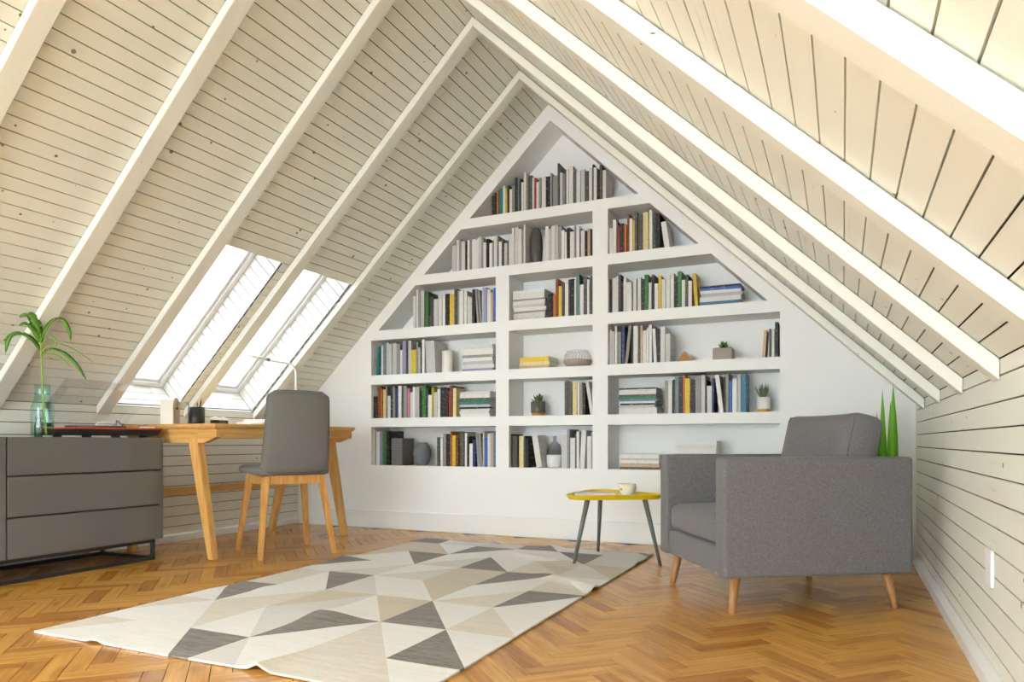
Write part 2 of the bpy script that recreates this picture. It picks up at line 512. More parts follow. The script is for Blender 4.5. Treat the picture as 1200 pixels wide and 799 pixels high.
# openings: (y0, y1, first board, board after the last); rear ones, unseen behind the camera, are added for even light
OPEN = {-1: [(WIN[0][0], WIN[0][1], 28, 48), (WIN[1][0], WIN[1][1], 28, 48)] + [(y0, y0 + 0.5, 16, 44) for y0 in (-2.72, -2.085, -1.45, -0.82)],
        1: [(y0, y0 + 0.5, 16, 44) for y0 in (-2.72, -2.085, -1.45, -0.82)]}
def spans_of(side, j0, j1, y_a, y_b, pad=0.0):
    """free stretches along y for the board rows j0..j1"""
    cuts = sorted((o[0] - pad, o[1] + pad) for o in OPEN[side] if o[2] < j1 and o[3] > j0)
    out, y = [], y_a
    for c0, c1 in cuts:
        out.append((y, c0)); y = c1
    out.append((y, y_b))
    return out
def make_slope(side, label):
    b = MB()
    br = [0, 16, 44, 48] if side > 0 else [0, 16, 28, 44, 48]
    for j0, j1 in zip(br[:-1], br[1:]):
        sa = -0.03 if j0 == 0 else j0 * PITCH; sb = SLEN + 0.06 if j1 == 48 else j1 * PITCH
        for y0, y1 in spans_of(side, j0, j1, YF, YB + 0.3, 0.02):
            slope_box(b, side, sa, sb, -0.07, -0.012, y0, y1)
    root = b.build('ceiling', 'joint')
    tag(root, label, 'ceiling', kind='structure')
    for j in range(48):
        s0, s1 = j * PITCH + 0.0022, (j + 1) * PITCH - 0.0022
        for y0, y1 in spans_of(side, j, j + 1, YF, YB):
            m = MB(); slope_box(m, side, s0, s1, -0.0125, 0, y0, y1)
            m.build('board', 'roof_board', root, uvm=lambda c: (c.y, -c.z * 1.447))
    for y in rafters:
        m = MB()
        top, foot = 0.0, SLEN - 0.001
        # both rafters of a pair are mitred at the ridge and cut plumb at the wall
        A = []
        for yy in (y, y + RW):
            dz = RH * SL
            p0 = Vector((XM, yy, ZA - 0.005))
            p1 = Vector((XM, yy, ZA - dz))
            q0 = Vector((XM + side * (HW - 0.002), yy, ZK - 0.003)); q1 = Vector((XM + side * (HW - 0.002), yy, ZK - dz + 0.002))
            A.append([p0, q0, q1, p1])
        m.loft(A)
        bmesh.ops.bevel(m.bm, geom=m.bm.edges[:], offset=0.003, segments=1, affect='EDGES')
        m.build('rafter', 'rafter', root, uvm=lambda c: (c.z * 1.447, c.y + (c.z + side * c.x) * 0.9))
    return root
ceil_l = make_slope(-1, 'sloping cream board ceiling with rafters and two skylights over the desk')
ceil_r = make_slope(1, 'sloping cream board ceiling with rafters over the armchair')

# ---- skylights
REV = 0.205
def make_window(n, y0, y1, label, side=-1, S_TOP=S_TOP, S_BOT=S_BOT, glass='pane'):
    root = empty('window_%d' % n, sp(side, S_BOT, 0, (y0 + y1) / 2))
    tag(root, label, 'skylight', kind='structure')
    inv = Matrix.Translation(-root.location)
    def add(name, mb, mat, uvm=None):
        mb.xform(inv); return mb.build(name, mat, root, uvm=uvm)
    T = 0.016
    # side reveals: short boards running square to the roof
    nb = int(round((S_BOT - S_TOP) / PITCH))
    st = (S_BOT - S_TOP) / nb
    for yy, d in ((y0, -1), (y1, 1)):
        m = MB(); slope_box(m, side, S_TOP - 0.02, S_BOT + 0.05, -REV - 0.03, -0.013, min(yy + d * T * 0.7, yy + d * 0.045), max(yy + d * T * 0.7, yy + d * 0.045))
        add('reveal_backing', m, 'joint')
        for i in range(nb):
            m = MB(); slope_box(m, side, S_TOP + i * st + 0.0028, S_TOP + (i + 1) * st - 0.0028, -REV, -0.0005, min(yy, yy + d * T), max(yy, yy + d * T))
            add('reveal_board', m, 'reveal_board', lambda c: (c.z, c.x))
    # top and bottom reveals: boards running along the room
    for s, d in ((S_TOP, -1), (S_BOT, 1)):
        m = MB(); slope_box(m, side, min(s + d * T * 0.7, s + d * 0.045), max(s + d * T * 0.7, s + d * 0.045), -REV - 0.03, -0.013, y0 - 0.03, y1 + 0.03)
        add('reveal_backing', m, 'joint')
        for i in range(3):
            a = -REV * (i + 1) / 3; c = -REV * i / 3
            m = MB(); slope_box(m, side, min(s, s + d * T), max(s, s + d * T), a + 0.0025, c - 0.0025, y0, y1)
            add('reveal_board', m, 'reveal_board', lambda c: (c.y, c.z))
    # frame and opening sash
    def ring(name, inset, w, o0, o1):
        m = MB()
        a0, a1, b0, b1 = S_TOP + inset, S_BOT - inset, y0 + inset, y1 - inset
        slope_box(m, side, a0, a0 + w, o0, o1, b0, b1); slope_box(m, side, a1 - w, a1, o0, o1, b0, b1)
        slope_box(m, side, a0 + w, a1 - w, o0, o1, b0, b0 + w); slope_box(m, side, a0 + w, a1 - w, o0, o1, b1 - w, b1)
        return add(name, m, 'frame_white')
    ring('frame', -0.02, 0.052, -REV - 0.05, -REV)
    ring('sash', 0.024, 0.03, -REV - 0.045, -REV - 0.016)
    m = MB(); slope_box(m, side, S_TOP + 0.04, S_BOT - 0.04, -REV - 0.036, -REV - 0.030, y0 + 0.04, y1 - 0.04)
    add('pane', m, glass)
    return root
make_window(1, WIN[0][0], WIN[0][1], 'skylight with white boarded reveals above the clock and pen cup')
make_window(2, WIN[1][0], WIN[1][1], 'skylight with white boarded reveals behind the desk lamp')

for n_, (sd_, y0_) in enumerate([(sd, y) for sd in (-1, 1) for y in (-2.72, -2.085, -1.45, -0.82)]):  # unseen skylights behind the camera, added to spread the daylight evenly
    make_window(4 + n_, y0_, y0_ + 0.5, 'rear skylight added for daylight, white boarded reveals, %s one from the gable window, %s slope' % (['first', 'second', 'third', 'fourth'][n_ % 4], 'desk-side' if sd_ < 0 else 'armchair-side'), sd_, 16 * PITCH, 44 * PITCH, 'clear_pane')

# ---- gable wall with the recess for the bookcase
AX, AZ = -1.861, 2.927
def bx_l(z): return AX - (AZ - z) / 0.952
def bx_r(z): return AX + (AZ - z) / 0.957
CX0, CX1 = -3.378, -0.348
ZB0 = 0.49
ZS = 1.51
outline = [(CX0, ZB0), (CX1, ZB0), (CX1, ZS), (bx_r(ZS), ZS), (AX, AZ), (bx_l(ZS), ZS), (CX0, ZS)]
outer = [(XL - 0.05, -0.05), (XR + 0.05, -0.05), (XR + 0.05, ZK), (XM, ZA + 0.03), (XL - 0.05, ZK)]
bm = bmesh.new()
loops = []
for poly in (outer, outline):
    vs_ = [bm.verts.new((x, YB, z)) for x, z in poly]
    for i in range(len(vs_)): bm.edges.new((vs_[i], vs_[(i + 1) % len(vs_)]))
bmesh.ops.triangle_fill(bm, edges=bm.edges[:], use_beauty=True)
# keep only faces outside the recess
def inside(px, pz, poly):
    r = False
    for i in range(len(poly)):
        (x0, z0), (x1, z1) = poly[i], poly[i - 1]
        if (z0 > pz) != (z1 > pz) and px < (x1 - x0) * (pz - z0) / (z1 - z0) + x0: r = not r
    return r
kill = [f for f in bm.faces if inside(f.calc_center_median().x, f.calc_center_median().z, outline)]
bmesh.ops.delete(bm, geom=kill, context='FACES')
g = bmesh.ops.extrude_face_region(bm, geom=bm.faces[:])
bmesh.ops.translate(bm, verts=[e for e in g['geom'] if isinstance(e, bmesh.types.BMVert)], vec=(0, 0.03, 0))
bmesh.ops.recalc_face_normals(bm, faces=bm.faces)
me = bpy.data.meshes.new('wall_back'); bm.to_mesh(me); bm.free()
tag(link('wall_back', me, 'plaster'), 'white plastered gable wall around the built-in bookcase', 'wall', kind='structure')

# ---- glazed gable behind the camera
def gable_with_hole(name, poly_out, poly_in, y0, y1, mat):
    m = MB()
    bmx = bmesh.new()
    for poly in (poly_out, poly_in):
        v_ = [bmx.verts.new((x, y0, z)) for x, z in poly]
        for i in range(len(v_)): bmx.edges.new((v_[i], v_[(i + 1) % len(v_)]))
    bmesh.ops.triangle_fill(bmx, edges=bmx.edges[:], use_beauty=True)
    bmesh.ops.delete(bmx, geom=[f for f in bmx.faces if inside(f.calc_center_median().x, f.calc_center_median().z, poly_in)], context='FACES')
    g_ = bmesh.ops.extrude_face_region(bmx, geom=bmx.faces[:])
    bmesh.ops.translate(bmx, verts=[e for e in g_['geom'] if isinstance(e, bmesh.types.BMVert)], vec=(0, y1 - y0, 0))
    bmesh.ops.recalc_face_normals(bmx, faces=bmx.faces)
    me_ = bpy.data.meshes.new(name); bmx.to_mesh(me_); bmx.free()
    return link(name, me_, mat)
GI = [(XM - 1.9, 0.12), (XM + 1.9, 0.12), (XM + 1.9, 0.86), (XM, 2.66), (XM - 1.9, 0.86)]
tag(gable_with_hole('wall_front', outer, GI, YF - 0.05, YF, 'plaster'), 'white gable wall with a large window facing the bookcase', 'wall', kind='structure')
w3 = empty('window_3', (XM, YF, 0.12))
tag(w3, 'large gable window facing the bookcase', 'window', kind='structure')
for a, b, c, d in ((XM - 0.03, XM + 0.03, 0.12, 2.62), (XM - 0.9, XM - 0.85, 0.12, 1.76), (XM + 0.85, XM + 0.9, 0.12, 1.76), (XM - 1.9, XM + 1.9, 0.83, 0.87)):
    MB().box(a - XM, b - XM, -0.045, -0.005, c - 0.12, d - 0.12).build('mullion', 'frame_white', w3)
MB().prism([(x - XM, z - 0.12) for x, z in GI], -0.03, -0.025).build('pane', 'clear_pane', w3)

# ---- built-in bookcase
DEP = 0.26
bc = empty('bookcase', ((CX0 + CX1) / 2, YB, ZB0))
tag(bc, 'white built-in triangular bookcase recessed into the gable wall', 'bookcase')
binv = Matrix.Translation(-bc.location)
def bpart(name, mb):
    mb.xform(binv); return mb.build(name, 'plaster', bc)
bpart('back_panel', MB().prism([(CX0 - .02, ZB0 - .03), (CX1 + .02, ZB0 - .03), (CX1 + .02, ZS + .02), (AX, AZ + 0.05), (CX0 - .02, ZS + .02)], YB + DEP, YB + DEP + 0.02))
bpart('bottom_board', MB().box(CX0 - .02, CX1 + .02, YB + 0.03, YB + DEP, ZB0 - 0.03, ZB0))
bpart('side_panel', MB().box(CX0 - .02, CX0, YB + 0.03, YB + DEP, ZB0, ZS + .02))
bpart('side_panel', MB().box(CX1, CX1 + .02, YB + 0.03, YB + DEP, ZB0, ZS + .02))
bpart('slanted_panel', MB().prism([(bx_l(ZS), ZS), (AX, AZ), (AX, AZ + .03), (bx_l(ZS) - .03, ZS)], YB + 0.03, YB + DEP))
bpart('slanted_panel', MB().prism([(bx_r(ZS), ZS), (AX, AZ), (AX, AZ + .03), (bx_r(ZS) + .03, ZS)], YB + 0.03, YB + DEP))
SHELF = [(0.79, 0.86), (1.123, 1.197), (1.472, 1.547), (1.872, 1.945), (2.25, 2.322)]
for a, b in SHELF:
    if b < 1.4: pl = [(CX0, a), (CX1, a), (CX1, b), (CX0, b)]
    elif a < 1.51: pl = [(CX0, a), (CX1, a), (CX1, ZS), (bx_r(ZS), ZS), (bx_r(b), b), (bx_l(b), b), (bx_l(ZS), ZS), (CX0, ZS)]
    else: pl = [(bx_l(a), a), (bx_r(a), a), (bx_r(b), b), (bx_l(b), b)]
    bpart('shelf', MB().prism(pl, YB, YB + DEP))
COLS = [(-2.283, -2.178, 4), (-1.548, -1.44, 5)]
rows = [(0.49, 0.79), (0.86, 1.123), (1.197, 1.472), (1.547, 1.872), (1.945, 2.25)]
for x0, x1, nr in COLS:
    for r in range(nr):
        bpart('divider', MB().box(x0, x1, YB, YB + DEP, rows[r][0], rows[r][1]))

# ---- wall socket plate
o = MB().box(XR - 0.009, XR, 2.335, 2.42, 0.275, 0.378, bev=0.003)
tag(o.build('wall_plate', 'plastic'), 'white blank plastic plate on the boarded wall near the armchair', 'wall plate')

# ================================================================== THE RUG
def rug():
    X = [-2.60, -2.40, -2.12, -1.84, -1.56, -1.28, -1.02]
    XF = [-2.68, -2.40, -2.12, -1.84, -1.56, -1.28, -1.00]
    Y = [1.59, 1.842, 2.21, 2.58, 2.95, 3.32, 3.69, 4.05, 4.205]
    YFu = [1.474, 1.842, 2.21, 2.58, 2.95, 3.32, 3.69, 4.05, 4.42]
    # every cell: diagonal and the colours of its two triangles (W white, B beige, G pale grey, T tan, D dark)
    rows_ = ['/BW \\WW \\WD \\GW \\BB \\BW',
             '/BW \\WB \\WG /DW \\BW \\DW',
             '\\WD /WB /TG \\WT \\DW \\BW',
             '/BB \\WD \\GW \\WT /WB /DW',
             '/DW /WG /WG \\TT /DW \\BW',
             '/TW \\WD /WG \\DW \\BT \\GT',
             '\\TT \\TW /DW /WW \\WD \\GG',
             '\\DD /WG /GG \\DW \\WG \\GD']
    code = 'WBGTD'
    cols_ = [rgb(232, 228, 222), rgb(216, 206, 190), rgb(214, 208, 200), rgb(202, 189, 166), rgb(118, 108, 100)]
    mats = []
    for i, c in enumerate(cols_):
        t = NT('rug_' + ['ivory', 'beige', 'pale_grey', 'tan', 'charcoal'][i])
        o = t.obj()
        n1 = t.noise(t.mapping(o, (28, 150, 20)), 1.0, 4, 0.7)
        n2 = t.noise(t.mapping(o, (4, 40, 3)), 1.0, 2)
        n3 = t.noise(o, 220.0, 2)
        f = t.math('ADD', t.math('MULTIPLY', n1, 0.6), t.math('MULTIPLY', n2, 0.4))
        amp = 0.55 if i == 4 else (0.13 if i in (1, 3) else 0.07)
        lo = tuple(x * (1 - amp) for x in c[:3]) + (1,); hi = tuple(min(1, x * (1 + amp)) for x in c[:3]) + (1,)
        cc = t.ramp(f, [(0.32, lo), (0.66, hi)])
        t.base(cc, 0.95, 0.1)
        t.b.inputs['Sheen Weight'].default_value = 0.2
        t.bump(t.math('ADD', n1, n3), 0.5, 0.003)
        mats.append(t.m)
    bm = bmesh.new()
    pool = {}
    def V(x, y):
        k = (round(x, 4), round(y, 4))
        if k not in pool: pool[k] = bm.verts.new((x, y, 0))
        return pool[k]
    def clip(poly, ax, lim, keep_gt):
        out = []
        for i in range(len(poly)):
            p, q = poly[i - 1], poly[i]
            ip = (p[ax] >= lim) if keep_gt else (p[ax] <= lim); iq = (q[ax] >= lim) if keep_gt else (q[ax] <= lim)
            if ip != iq:
                f = (lim - p[ax]) / (q[ax] - p[ax]); out.append((p[0] + f * (q[0] - p[0]), p[1] + f * (q[1] - p[1])))
            if iq: out.append(q)
        return out
    for r, line in enumerate(rows_):
        for c, cell in enumerate(line.split()):
            a, b, d, e = XF[c], XF[c + 1], YFu[r], YFu[r + 1]
            if cell[0] == '\\': T = [[(a, d), (b, d), (a, e)], [(a, e), (b, d), (b, e)]]
            else: T = [[(a, d), (b, e), (a, e)], [(a, d), (b, d), (b, e)]]
            for tri, col in zip(T, cell[1:]):
                p = clip(tri, 0, X[0], True); p = clip(p, 0, X[-1], False) if p else p
                p = clip(p, 1, Y[0], True) if p else p; p = clip(p, 1, Y[-1], False) if p else p
                if len(p) < 3: continue
                vs2 = []
                for q in p:
                    v = V(*q)
                    if v not in vs2: vs2.append(v)
                if len(vs2) >= 3:
                    try: f = bm.faces.new(vs2); f.material_index = code.index(col)
                    except ValueError: pass
    bmesh.ops.remove_doubles(bm, verts=bm.verts, dist=0.0005)
    def cut(n, lo, hi, no):
        for i in range(1, n):
            q = lo + (hi - lo) * i / n
            bmesh.ops.bisect_plane(bm, geom=bm.verts[:] + bm.edges[:] + bm.faces[:], plane_co=Vector(no) * q, plane_no=no, dist=1e-5)
    cut(52, X[0], X[-1], (1, 0, 0)); cut(86, Y[0], Y[-1], (0, 1, 0))
    def gs(x, y, cx, cy, sx, sy, rot=0.0):
        dx, dy = x - cx, y - cy
        u = dx * math.cos(rot) + dy * math.sin(rot); w = -dx * math.sin(rot) + dy * math.cos(rot)
        return math.exp(-(u / sx) ** 2 - (w / sy) ** 2)
    def hgt(x, y):
        h = 0.0
        h += 0.020 * gs(x, y, -1.56, 1.56, 0.028, 0.16)             # creases at the near hem
        h += 0.013 * gs(x, y, -2.28, 1.58, 0.022, 0.14)
        h += 0.020 * gs(x, y, -1.80, 2.18, 0.13, 0.10)
        h += 0.020 * gs(x, y, -1.10, 3.15, 0.30, 0.035, -0.6)
        h += 0.016 * gs(x, y, -1.45, 3.72, 0.35, 0.04, -0.5)
        h += 0.014 * gs(x, y, -1.66, 4.21, 0.07, 0.10)
        h += 0.012 * gs(x, y, -2.50, 4.20, 0.10, 0.08)
        h += 0.014 * gs(x, y, -2.58, 3.30, 0.12, 0.10)
        h += 0.010 * gs(x, y, -1.03, 3.86, 0.08, 0.05)
        h += 0.007 * gs(x, y, -2.45, 2.45, 0.20, 0.05, 0.6)
        h += 0.0022 * (1 + math.sin(3.1 * x + 7.3 * y)) * 0.5 + 0.0016 * (1 + math.sin(9.7 * x - 5.1 * y)) * 0.5
        return h
    TH = 0.007
    top = bm.faces[:]
    g = bmesh.ops.extrude_face_region(bm, geom=top)
    up = [e for e in g['geom'] if isinstance(e, bmesh.types.BMVert)]
    upset = set(up)
    for v in bm.verts:
        hh = hgt(v.co.x, v.co.y) + 0.0008
        v.co.z = hh + (TH if v in upset else 0)
    cx, cy = (X[0] + X[-1]) / 2, (Y[0] + Y[-1]) / 2
    for v in bm.verts: v.co.x -= cx; v.co.y -= cy
    bmesh.ops.recalc_face_normals(bm, faces=bm.faces)
    for f in bm.faces: f.smooth = True
    me = bpy.data.meshes.new('rug')
    bm.to_mesh(me); bm.free()
    for m in mats: me.materials.append(m)
    o = link('rug', me, loc=(cx, cy, 0))
    try: me.set_sharp_from_angle(angle=R(50))
    except Exception: pass
    tag(o, 'rectangular rug of ivory, beige and charcoal woven triangles on the parquet', 'rug')
rug()

# ================================================================== SIDEBOARD
def sideboard():
    xf, xb, y0, y1, z0, z1 = -3.565, -4.075, 1.22, 2.894, 0.119, 0.70
    root = empty('sideboard', (-3.82, 2.05, 0)); tag(root, 'long anthracite gloss sideboard with three drawers on a black frame', 'sideboard')
    inv = Matrix.Translation(-root.location)
    def p(n, mb, m): mb.xform(inv); return mb.build(n, m, root)
    p('body', MB().box(xb, xf - 0.02, y0 + 0.001, y1 - 0.001, z0, z1 - 0.018), 'carcass')
    p('top', MB().box(xb, xf - 0.019, y0, y1, z1 - 0.018, z1, bev=0.0015), 'gloss')
    p('side_panel', MB().box(xb, xf - 0.001, y1 - 0.002, y1 + 0.014, z0, z1, bev=0.0015), 'gloss')
    for a, b in ((z0, 0.3125), (0.3185, 0.5105), (0.5165, z1)):
        p('drawer', MB().box(xf - 0.019, xf, 2.059, y1 - 0.003, a + 0.001, b - 0.001, bev=0.002), 'gloss')
    p('door', MB().box(xf - 0.019, xf, 1.64, 2.051, z0 + 0.001, z1 - 0.001, bev=0.002), 'gloss')
    p('door', MB().box(xf - 0.019, xf, y0 + 0.002, 1.632, z0 + 0.001, z1 - 0.001, bev=0.002), 'gloss')
    f = MB(); t = 0.019
    for x in (xf - 0.02, xb + 0.06):
        f.box(x - t, x, y0 + 0.04, 2.87, 0, t)
        f.box(x - t, x, y0 + 0.04, 2.87, z0 - t, z0)
        for y in (y0 + 0.04, 2.87 - t): f.box(x - t, x, y, y + t, 0, z0)
    for y in (y0 + 0.04, 2.87 - t):
        f.box(xb + 0.06, xf - 0.039, y, y + t, 0, t); f.box(xb + 0.06, xf - 0.039, y, y + t, z0 - t, z0)
    p('base_frame', f, 'black_metal')
sideboard()

# ---- record player on the sideboard
def turntable():
    L, W = 0.50, 0.34
    root = empty('record_player', (-3.76, 2.665, 0.70)); tag(root, 'black and red record player with raised clear lid on the sideboard', 'record player')
    b = MB(); b.loft([[(-W / 2 + .012, -L / 2 + .014, .012), (W / 2 - .012, -L / 2 + .014, .012), (W / 2 - .012, L / 2 - .014, .012), (-W / 2 + .012, L / 2 - .014, .012)],
                      [(-W / 2, -L / 2, .044), (W / 2, -L / 2, .044), (W / 2, L / 2, .044), (-W / 2, L / 2, .044)]])
    b.build('plinth', 'black', root)
    MB().box(-W / 2 - .002, W / 2 + .002, -L / 2 - .003, L / 2 + .003, .044, .053, bev=.002).build('top_plate', 'red', root)
    for x in (-.12, .12):
        for y in (-.17, .0, .17): MB().lathe([(0, 0), (.02, 0), (.022, .004), (.02, .012), (0, .012)], 16, (x, y, 0)).build('foot', 'black', root)
    MB().lathe([(0, .053), (.148, .053), (.15, .056), (.15, .062), (.147, .064), (0, .064)], 48, (0, -.03, 0)).build('platter', 'dark_ceramic', root)
    MB().lathe([(0, .064), (.05, .064), (.05, .066), (.005, .066), (.003, .078), (0, .078)], 32, (0, -.03, 0)).build('record_label', 'white_glaze', root)
    MB().lathe([(0, .053), (.024, .053), (.024, .072), (.012, .075), (.012, .085), (0, .085)], 24, (-.11, .175, 0)).build('tonearm_base', 'chrome', root)
    a = MB(); a.tube([(-.12, .19, .088), (-.10, .165, .09), (-.02, .13, .088), (.05, .09, .074)], .004, 8); a.lathe([(0, -.014), (.013, -.014), (.013, .014), (0, .014)], 12, (-.125, .195, .088))
    a.build('tonearm', 'chrome', root)
    MB().box(.10, .135, .16, .235, .053, .063, bev=.003).build('control_slider', 'white_glaze', root)
    MB().tube([(-.15, -.235, .05), (-.155, -.245, .085)], .006, 8).build('hinge', 'black', root)
    MB().tube([(-.15, .235, .05), (-.155, .245, .085)], .006, 8).build('hinge', 'black', root)
    # raised acrylic dust cover: a shallow tray
    l = MB(); H = .055; t = .003
    l.box(0, W - .01, -L / 2, L / 2, H - t, H); l.box(0, t, -L / 2, L / 2, 0, H - t); l.box(W - .01 - t, W - .01, -L / 2, L / 2, 0, H - t)
    l.box(t, W - .01 - t, -L / 2, -L / 2 + t, 0, H - t); l.box(t, W - .01 - t, L / 2 - t, L / 2, 0, H - t)
    l.build('dust_cover', 'acrylic', root, loc=(-.155, 0, .06), rot=(0, R(-38), 0))
turntable()

# ---- glass bottle vase with one palm stem
def vase():
    root = empty('glass_vase', (-3.625, 2.257, 0.70)); tag(root, 'pale green bottle-shaped glass vase standing on the sideboard', 'vase')
    out = [(0, .001), (.044, .001), (.050, .006), (.051, .05), (.051, .14), (.049, .155), (.038, .185), (.033, .205), (.033, .235), (.036, .262)]
    inn = [(.033, .262), (.030, .235), (.030, .205), (.034, .186), (.045, .155), (.047, .14), (.047, .05), (.045, .012), (0, .012)]
    MB().lathe(out + inn, 40).build('bottle', 'green_rim', root)
    MB().lathe([(0, .013), (.044, .013), (.0455, .02), (.0462, .07), (.0, .07)], 32).build('water', 'green_glass', root)
    pl = empty('palm_stem', (-3.625, 2.257, 0.713)); tag(pl, 'green palm cutting with arching leaves standing in the glass vase', 'plant')
    st = MB(); st.tube([(.012, .012, 0), (.004, .004, .12), (-.002, 0, .26), (-.004, -.004, .42), (-.006, -.008, .5)], [.0045, .004, .004, .0035, .003], 8)
    st.build('stem', 'leaf_pale', pl)
    rt = Vector((.629, .777, 0)); fw = Vector((-.777, .629, 0))      # sideways / away from the room
    c0 = Vector((-.006, -.006, .44))
    def leaf(a0, pts, w, mat):
        # pts: (sideways, away, up) from the crown
        P = [c0 + Vector((0, 0, a0)) + rt * p[0] + fw * (p[1] * 0.5 - abs(p[0]) * 0.25) + Vector((0, 0, p[2])) for p in pts]
        # resample
        Q = []
        n = 12
        for i in range(n + 1):
            f = i / n * (len(P) - 1); k = min(int(f), len(P) - 2); q = f - k
            p0 = P[max(k - 1, 0)]; p1 = P[k]; p2 = P[k + 1]; p3 = P[min(k + 2, len(P) - 1)]
            Q.append(0.5 * ((2 * p1) + (p2 - p0) * q + (2 * p0 - 5 * p1 + 4 * p2 - p3) * q * q + (3 * p1 - p0 - 3 * p2 + p3) * q ** 3))
        m = MB(); rings = []
        for i, q in enumerate(Q):
            f = i / n
            ww = w * max(0.06, math.sin(math.pi * min(1, 0.10 + 0.9 * f)) ** 0.7)
            d = (Q[min(i + 1, n)] - Q[max(i - 1, 0)]).normalized()
            face = (Vector((0, 0, 0.75)) - fw * 0.65).normalized()      # leaf blades face up and into the room
            sd = d.cross(face)
            if sd.length < 0.15: sd = sd + rt * 0.2
            sd = (sd - d * sd.dot(d)).normalized(); up = sd.cross(d)
            if sd.dot(rt) < 0: sd = -sd
            rings.append([q - sd * ww / 2, q + up * .0008, q + sd * ww / 2, q + up * (-.0012) ])
        m.loft(rings, smooth=True); m.build('leaf', mat, pl)
    leaf(.02, [(0, 0, 0), (-.012, .01, .07), (-.035, .02, .125), (-.06, .03, .14), (-.085, .03, .115)], .050, 'leaf')
    leaf(.02, [(0, 0, 0), (-.02, -.02, .05), (-.055, -.03, .085), (-.085, -.03, .07)], .036, 'leaf')
    leaf(.0, [(0, 0, -.02), (-.03, -.03, .03), (-.08, -.04, .055), (-.12, -.05, .03), (-.135, -.05, -.05)], .034, 'leaf')
    leaf(.02, [(0, 0, 0), (.02, .02, .07), (.06, .03, .12), (.10, .03, .115), (.125, .03, .06), (.13, .03, .01)], .026, 'leaf')
    leaf(-.05, [(0, 0, 0), (.04, -.02, .035), (.10, -.03, .02), (.16, -.04, -.04), (.205, -.05, -.12)], .026, 'leaf')
    leaf(-.04, [(0, 0, 0), (.03, .03, .05), (.09, .05, .055), (.16, .06, .02), (.23, .07, -.03)], .010, 'leaf_pale')
    leaf(-.06, [(0, 0, 0), (.03, -.04, .02), (.08, -.06, .01), (.14, -.08, -.05)], .012, 'leaf_pale')
    leaf(.0, [(0, 0, 0), (.03, .02, .05), (.06, .03, .04), (.07, .03, .0)], .012, 'leaf_pale')
    leaf(.0, [(0, 0, 0), (-.05, .03, .05), (-.11, .05, .06), (-.17, .06, .0)], .010, 'leaf_pale')
vase()
b = empty('small_bottle', (-3.80, 2.345, 0.70)); tag(b, 'small dark green bottle standing behind the glass vase', 'bottle')
MB().lathe([(0, 0), (.017, 0), (.019, .004), (.019, .062), (.012, .078), (.010, .082), (0, .082)], 24).build('body', 'bottle_glass', b)
MB().lathe([(0, .082), (.012, .082), (.012, .1), (0, .1)], 20).build('cap', 'black', b)

# ================================================================== DESK
def desk():
    x0, x1, y0, y1 = -3.985, -3.22, 2.965, 4.245
    root = empty('desk', ((x0 + x1) / 2, (y0 + y1) / 2, 0)); tag(root, 'honey oak writing desk with splayed legs under the skylights', 'desk')
    inv = Matrix.Translation(-root.location)
    def p(n, mb, m='desk_oak'): mb.xform(inv); return mb.build(n, m, root)
    top = MB(); zt = .78
    top.loft([[(x0 + .012, y0 + .01, zt - .03), (x1 - .012, y0 + .01, zt - .03), (x1 - .012, y1 - .01, zt - .03), (x0 + .012, y1 - .01, zt - .03)],
              [(x0, y0, zt - .016), (x1, y0, zt - .016), (x1, y1, zt - .016), (x0, y1, zt - .016)], [(x0, y0, zt), (x1, y0, zt), (x1, y1, zt), (x0, y1, zt)]])
    p('desktop', top, 'desk_oak_y')
    p('apron', MB().box(x1 - .035, x1 - .013, y0 + .05, y1 - .03, .697, .75, bev=.002), 'desk_oak_y')
    p('apron', MB().box(x0 + .013, x0 + .035, y0 + .05, y1 - .03, .697, .75, bev=.002), 'desk_oak_y')
    for y in (y0 + .022, y1 - .068):
        m = MB(); m.prism([(x0 + .01, .749), (x1 - .012, .749), (x1 - .012, .705), (x1 - .11, .67), (x0 + .11, .67), (x0 + .01, .705)], y, y + .045)
        p('cross_rail', m)
        for top_x, bot_x in ((x1 - .20, x1 - .062), (x0 + .20, x0 - .015 + .03)):
            p('leg', leg_mesh((top_x, y + .0225, .70), (bot_x, y + .0225, 0), .075, .045, .056, .042), 'desk_oak_z')
    p('stretcher', MB().box(x0 + .085, x0 + .107, y0 + .045, y1 - .045, .335, .382, bev=.002), 'desk_oak_y')
desk()

# ---- desk things
o = empty('mantel_clock', (-3.66, 3.05, 0.78), math.atan2(.55, .83) ); tag(o, 'round-topped pale wooden clock standing at the near end of the desk', 'clock')
arch = [(-.062, 0), (.062, 0), (.062, .10)] + [(.062 * math.cos(a), .10 + .062 * math.sin(a)) for a in [i * math.pi / 14 for i in range(1, 14)]] + [(-.062, .10)]
MB().prism(arch, -.05, .02, 'yz').build('case', 'clock_side', o)
MB().prism([(a * .96, .004 + b * .96) for a, b in arch], .0201, .024, 'yz').build('face', 'clock_wood', o)
h = MB(); h.box(.0242, .026, -.002, .002, .095, .135); h.box(.0242, .026, -.028, .002, .093, .097); h.build('hands', 'black', o)
m = MB(); m.lathe([(0, -.003), (.008, -.003), (.008, .003), (0, .003)], 16); m.xform(Matrix.Translation((.0265, 0, .097)) @ Matrix.Rotation(R(90), 4, 'Y')); m.build('hub', 'black', o)

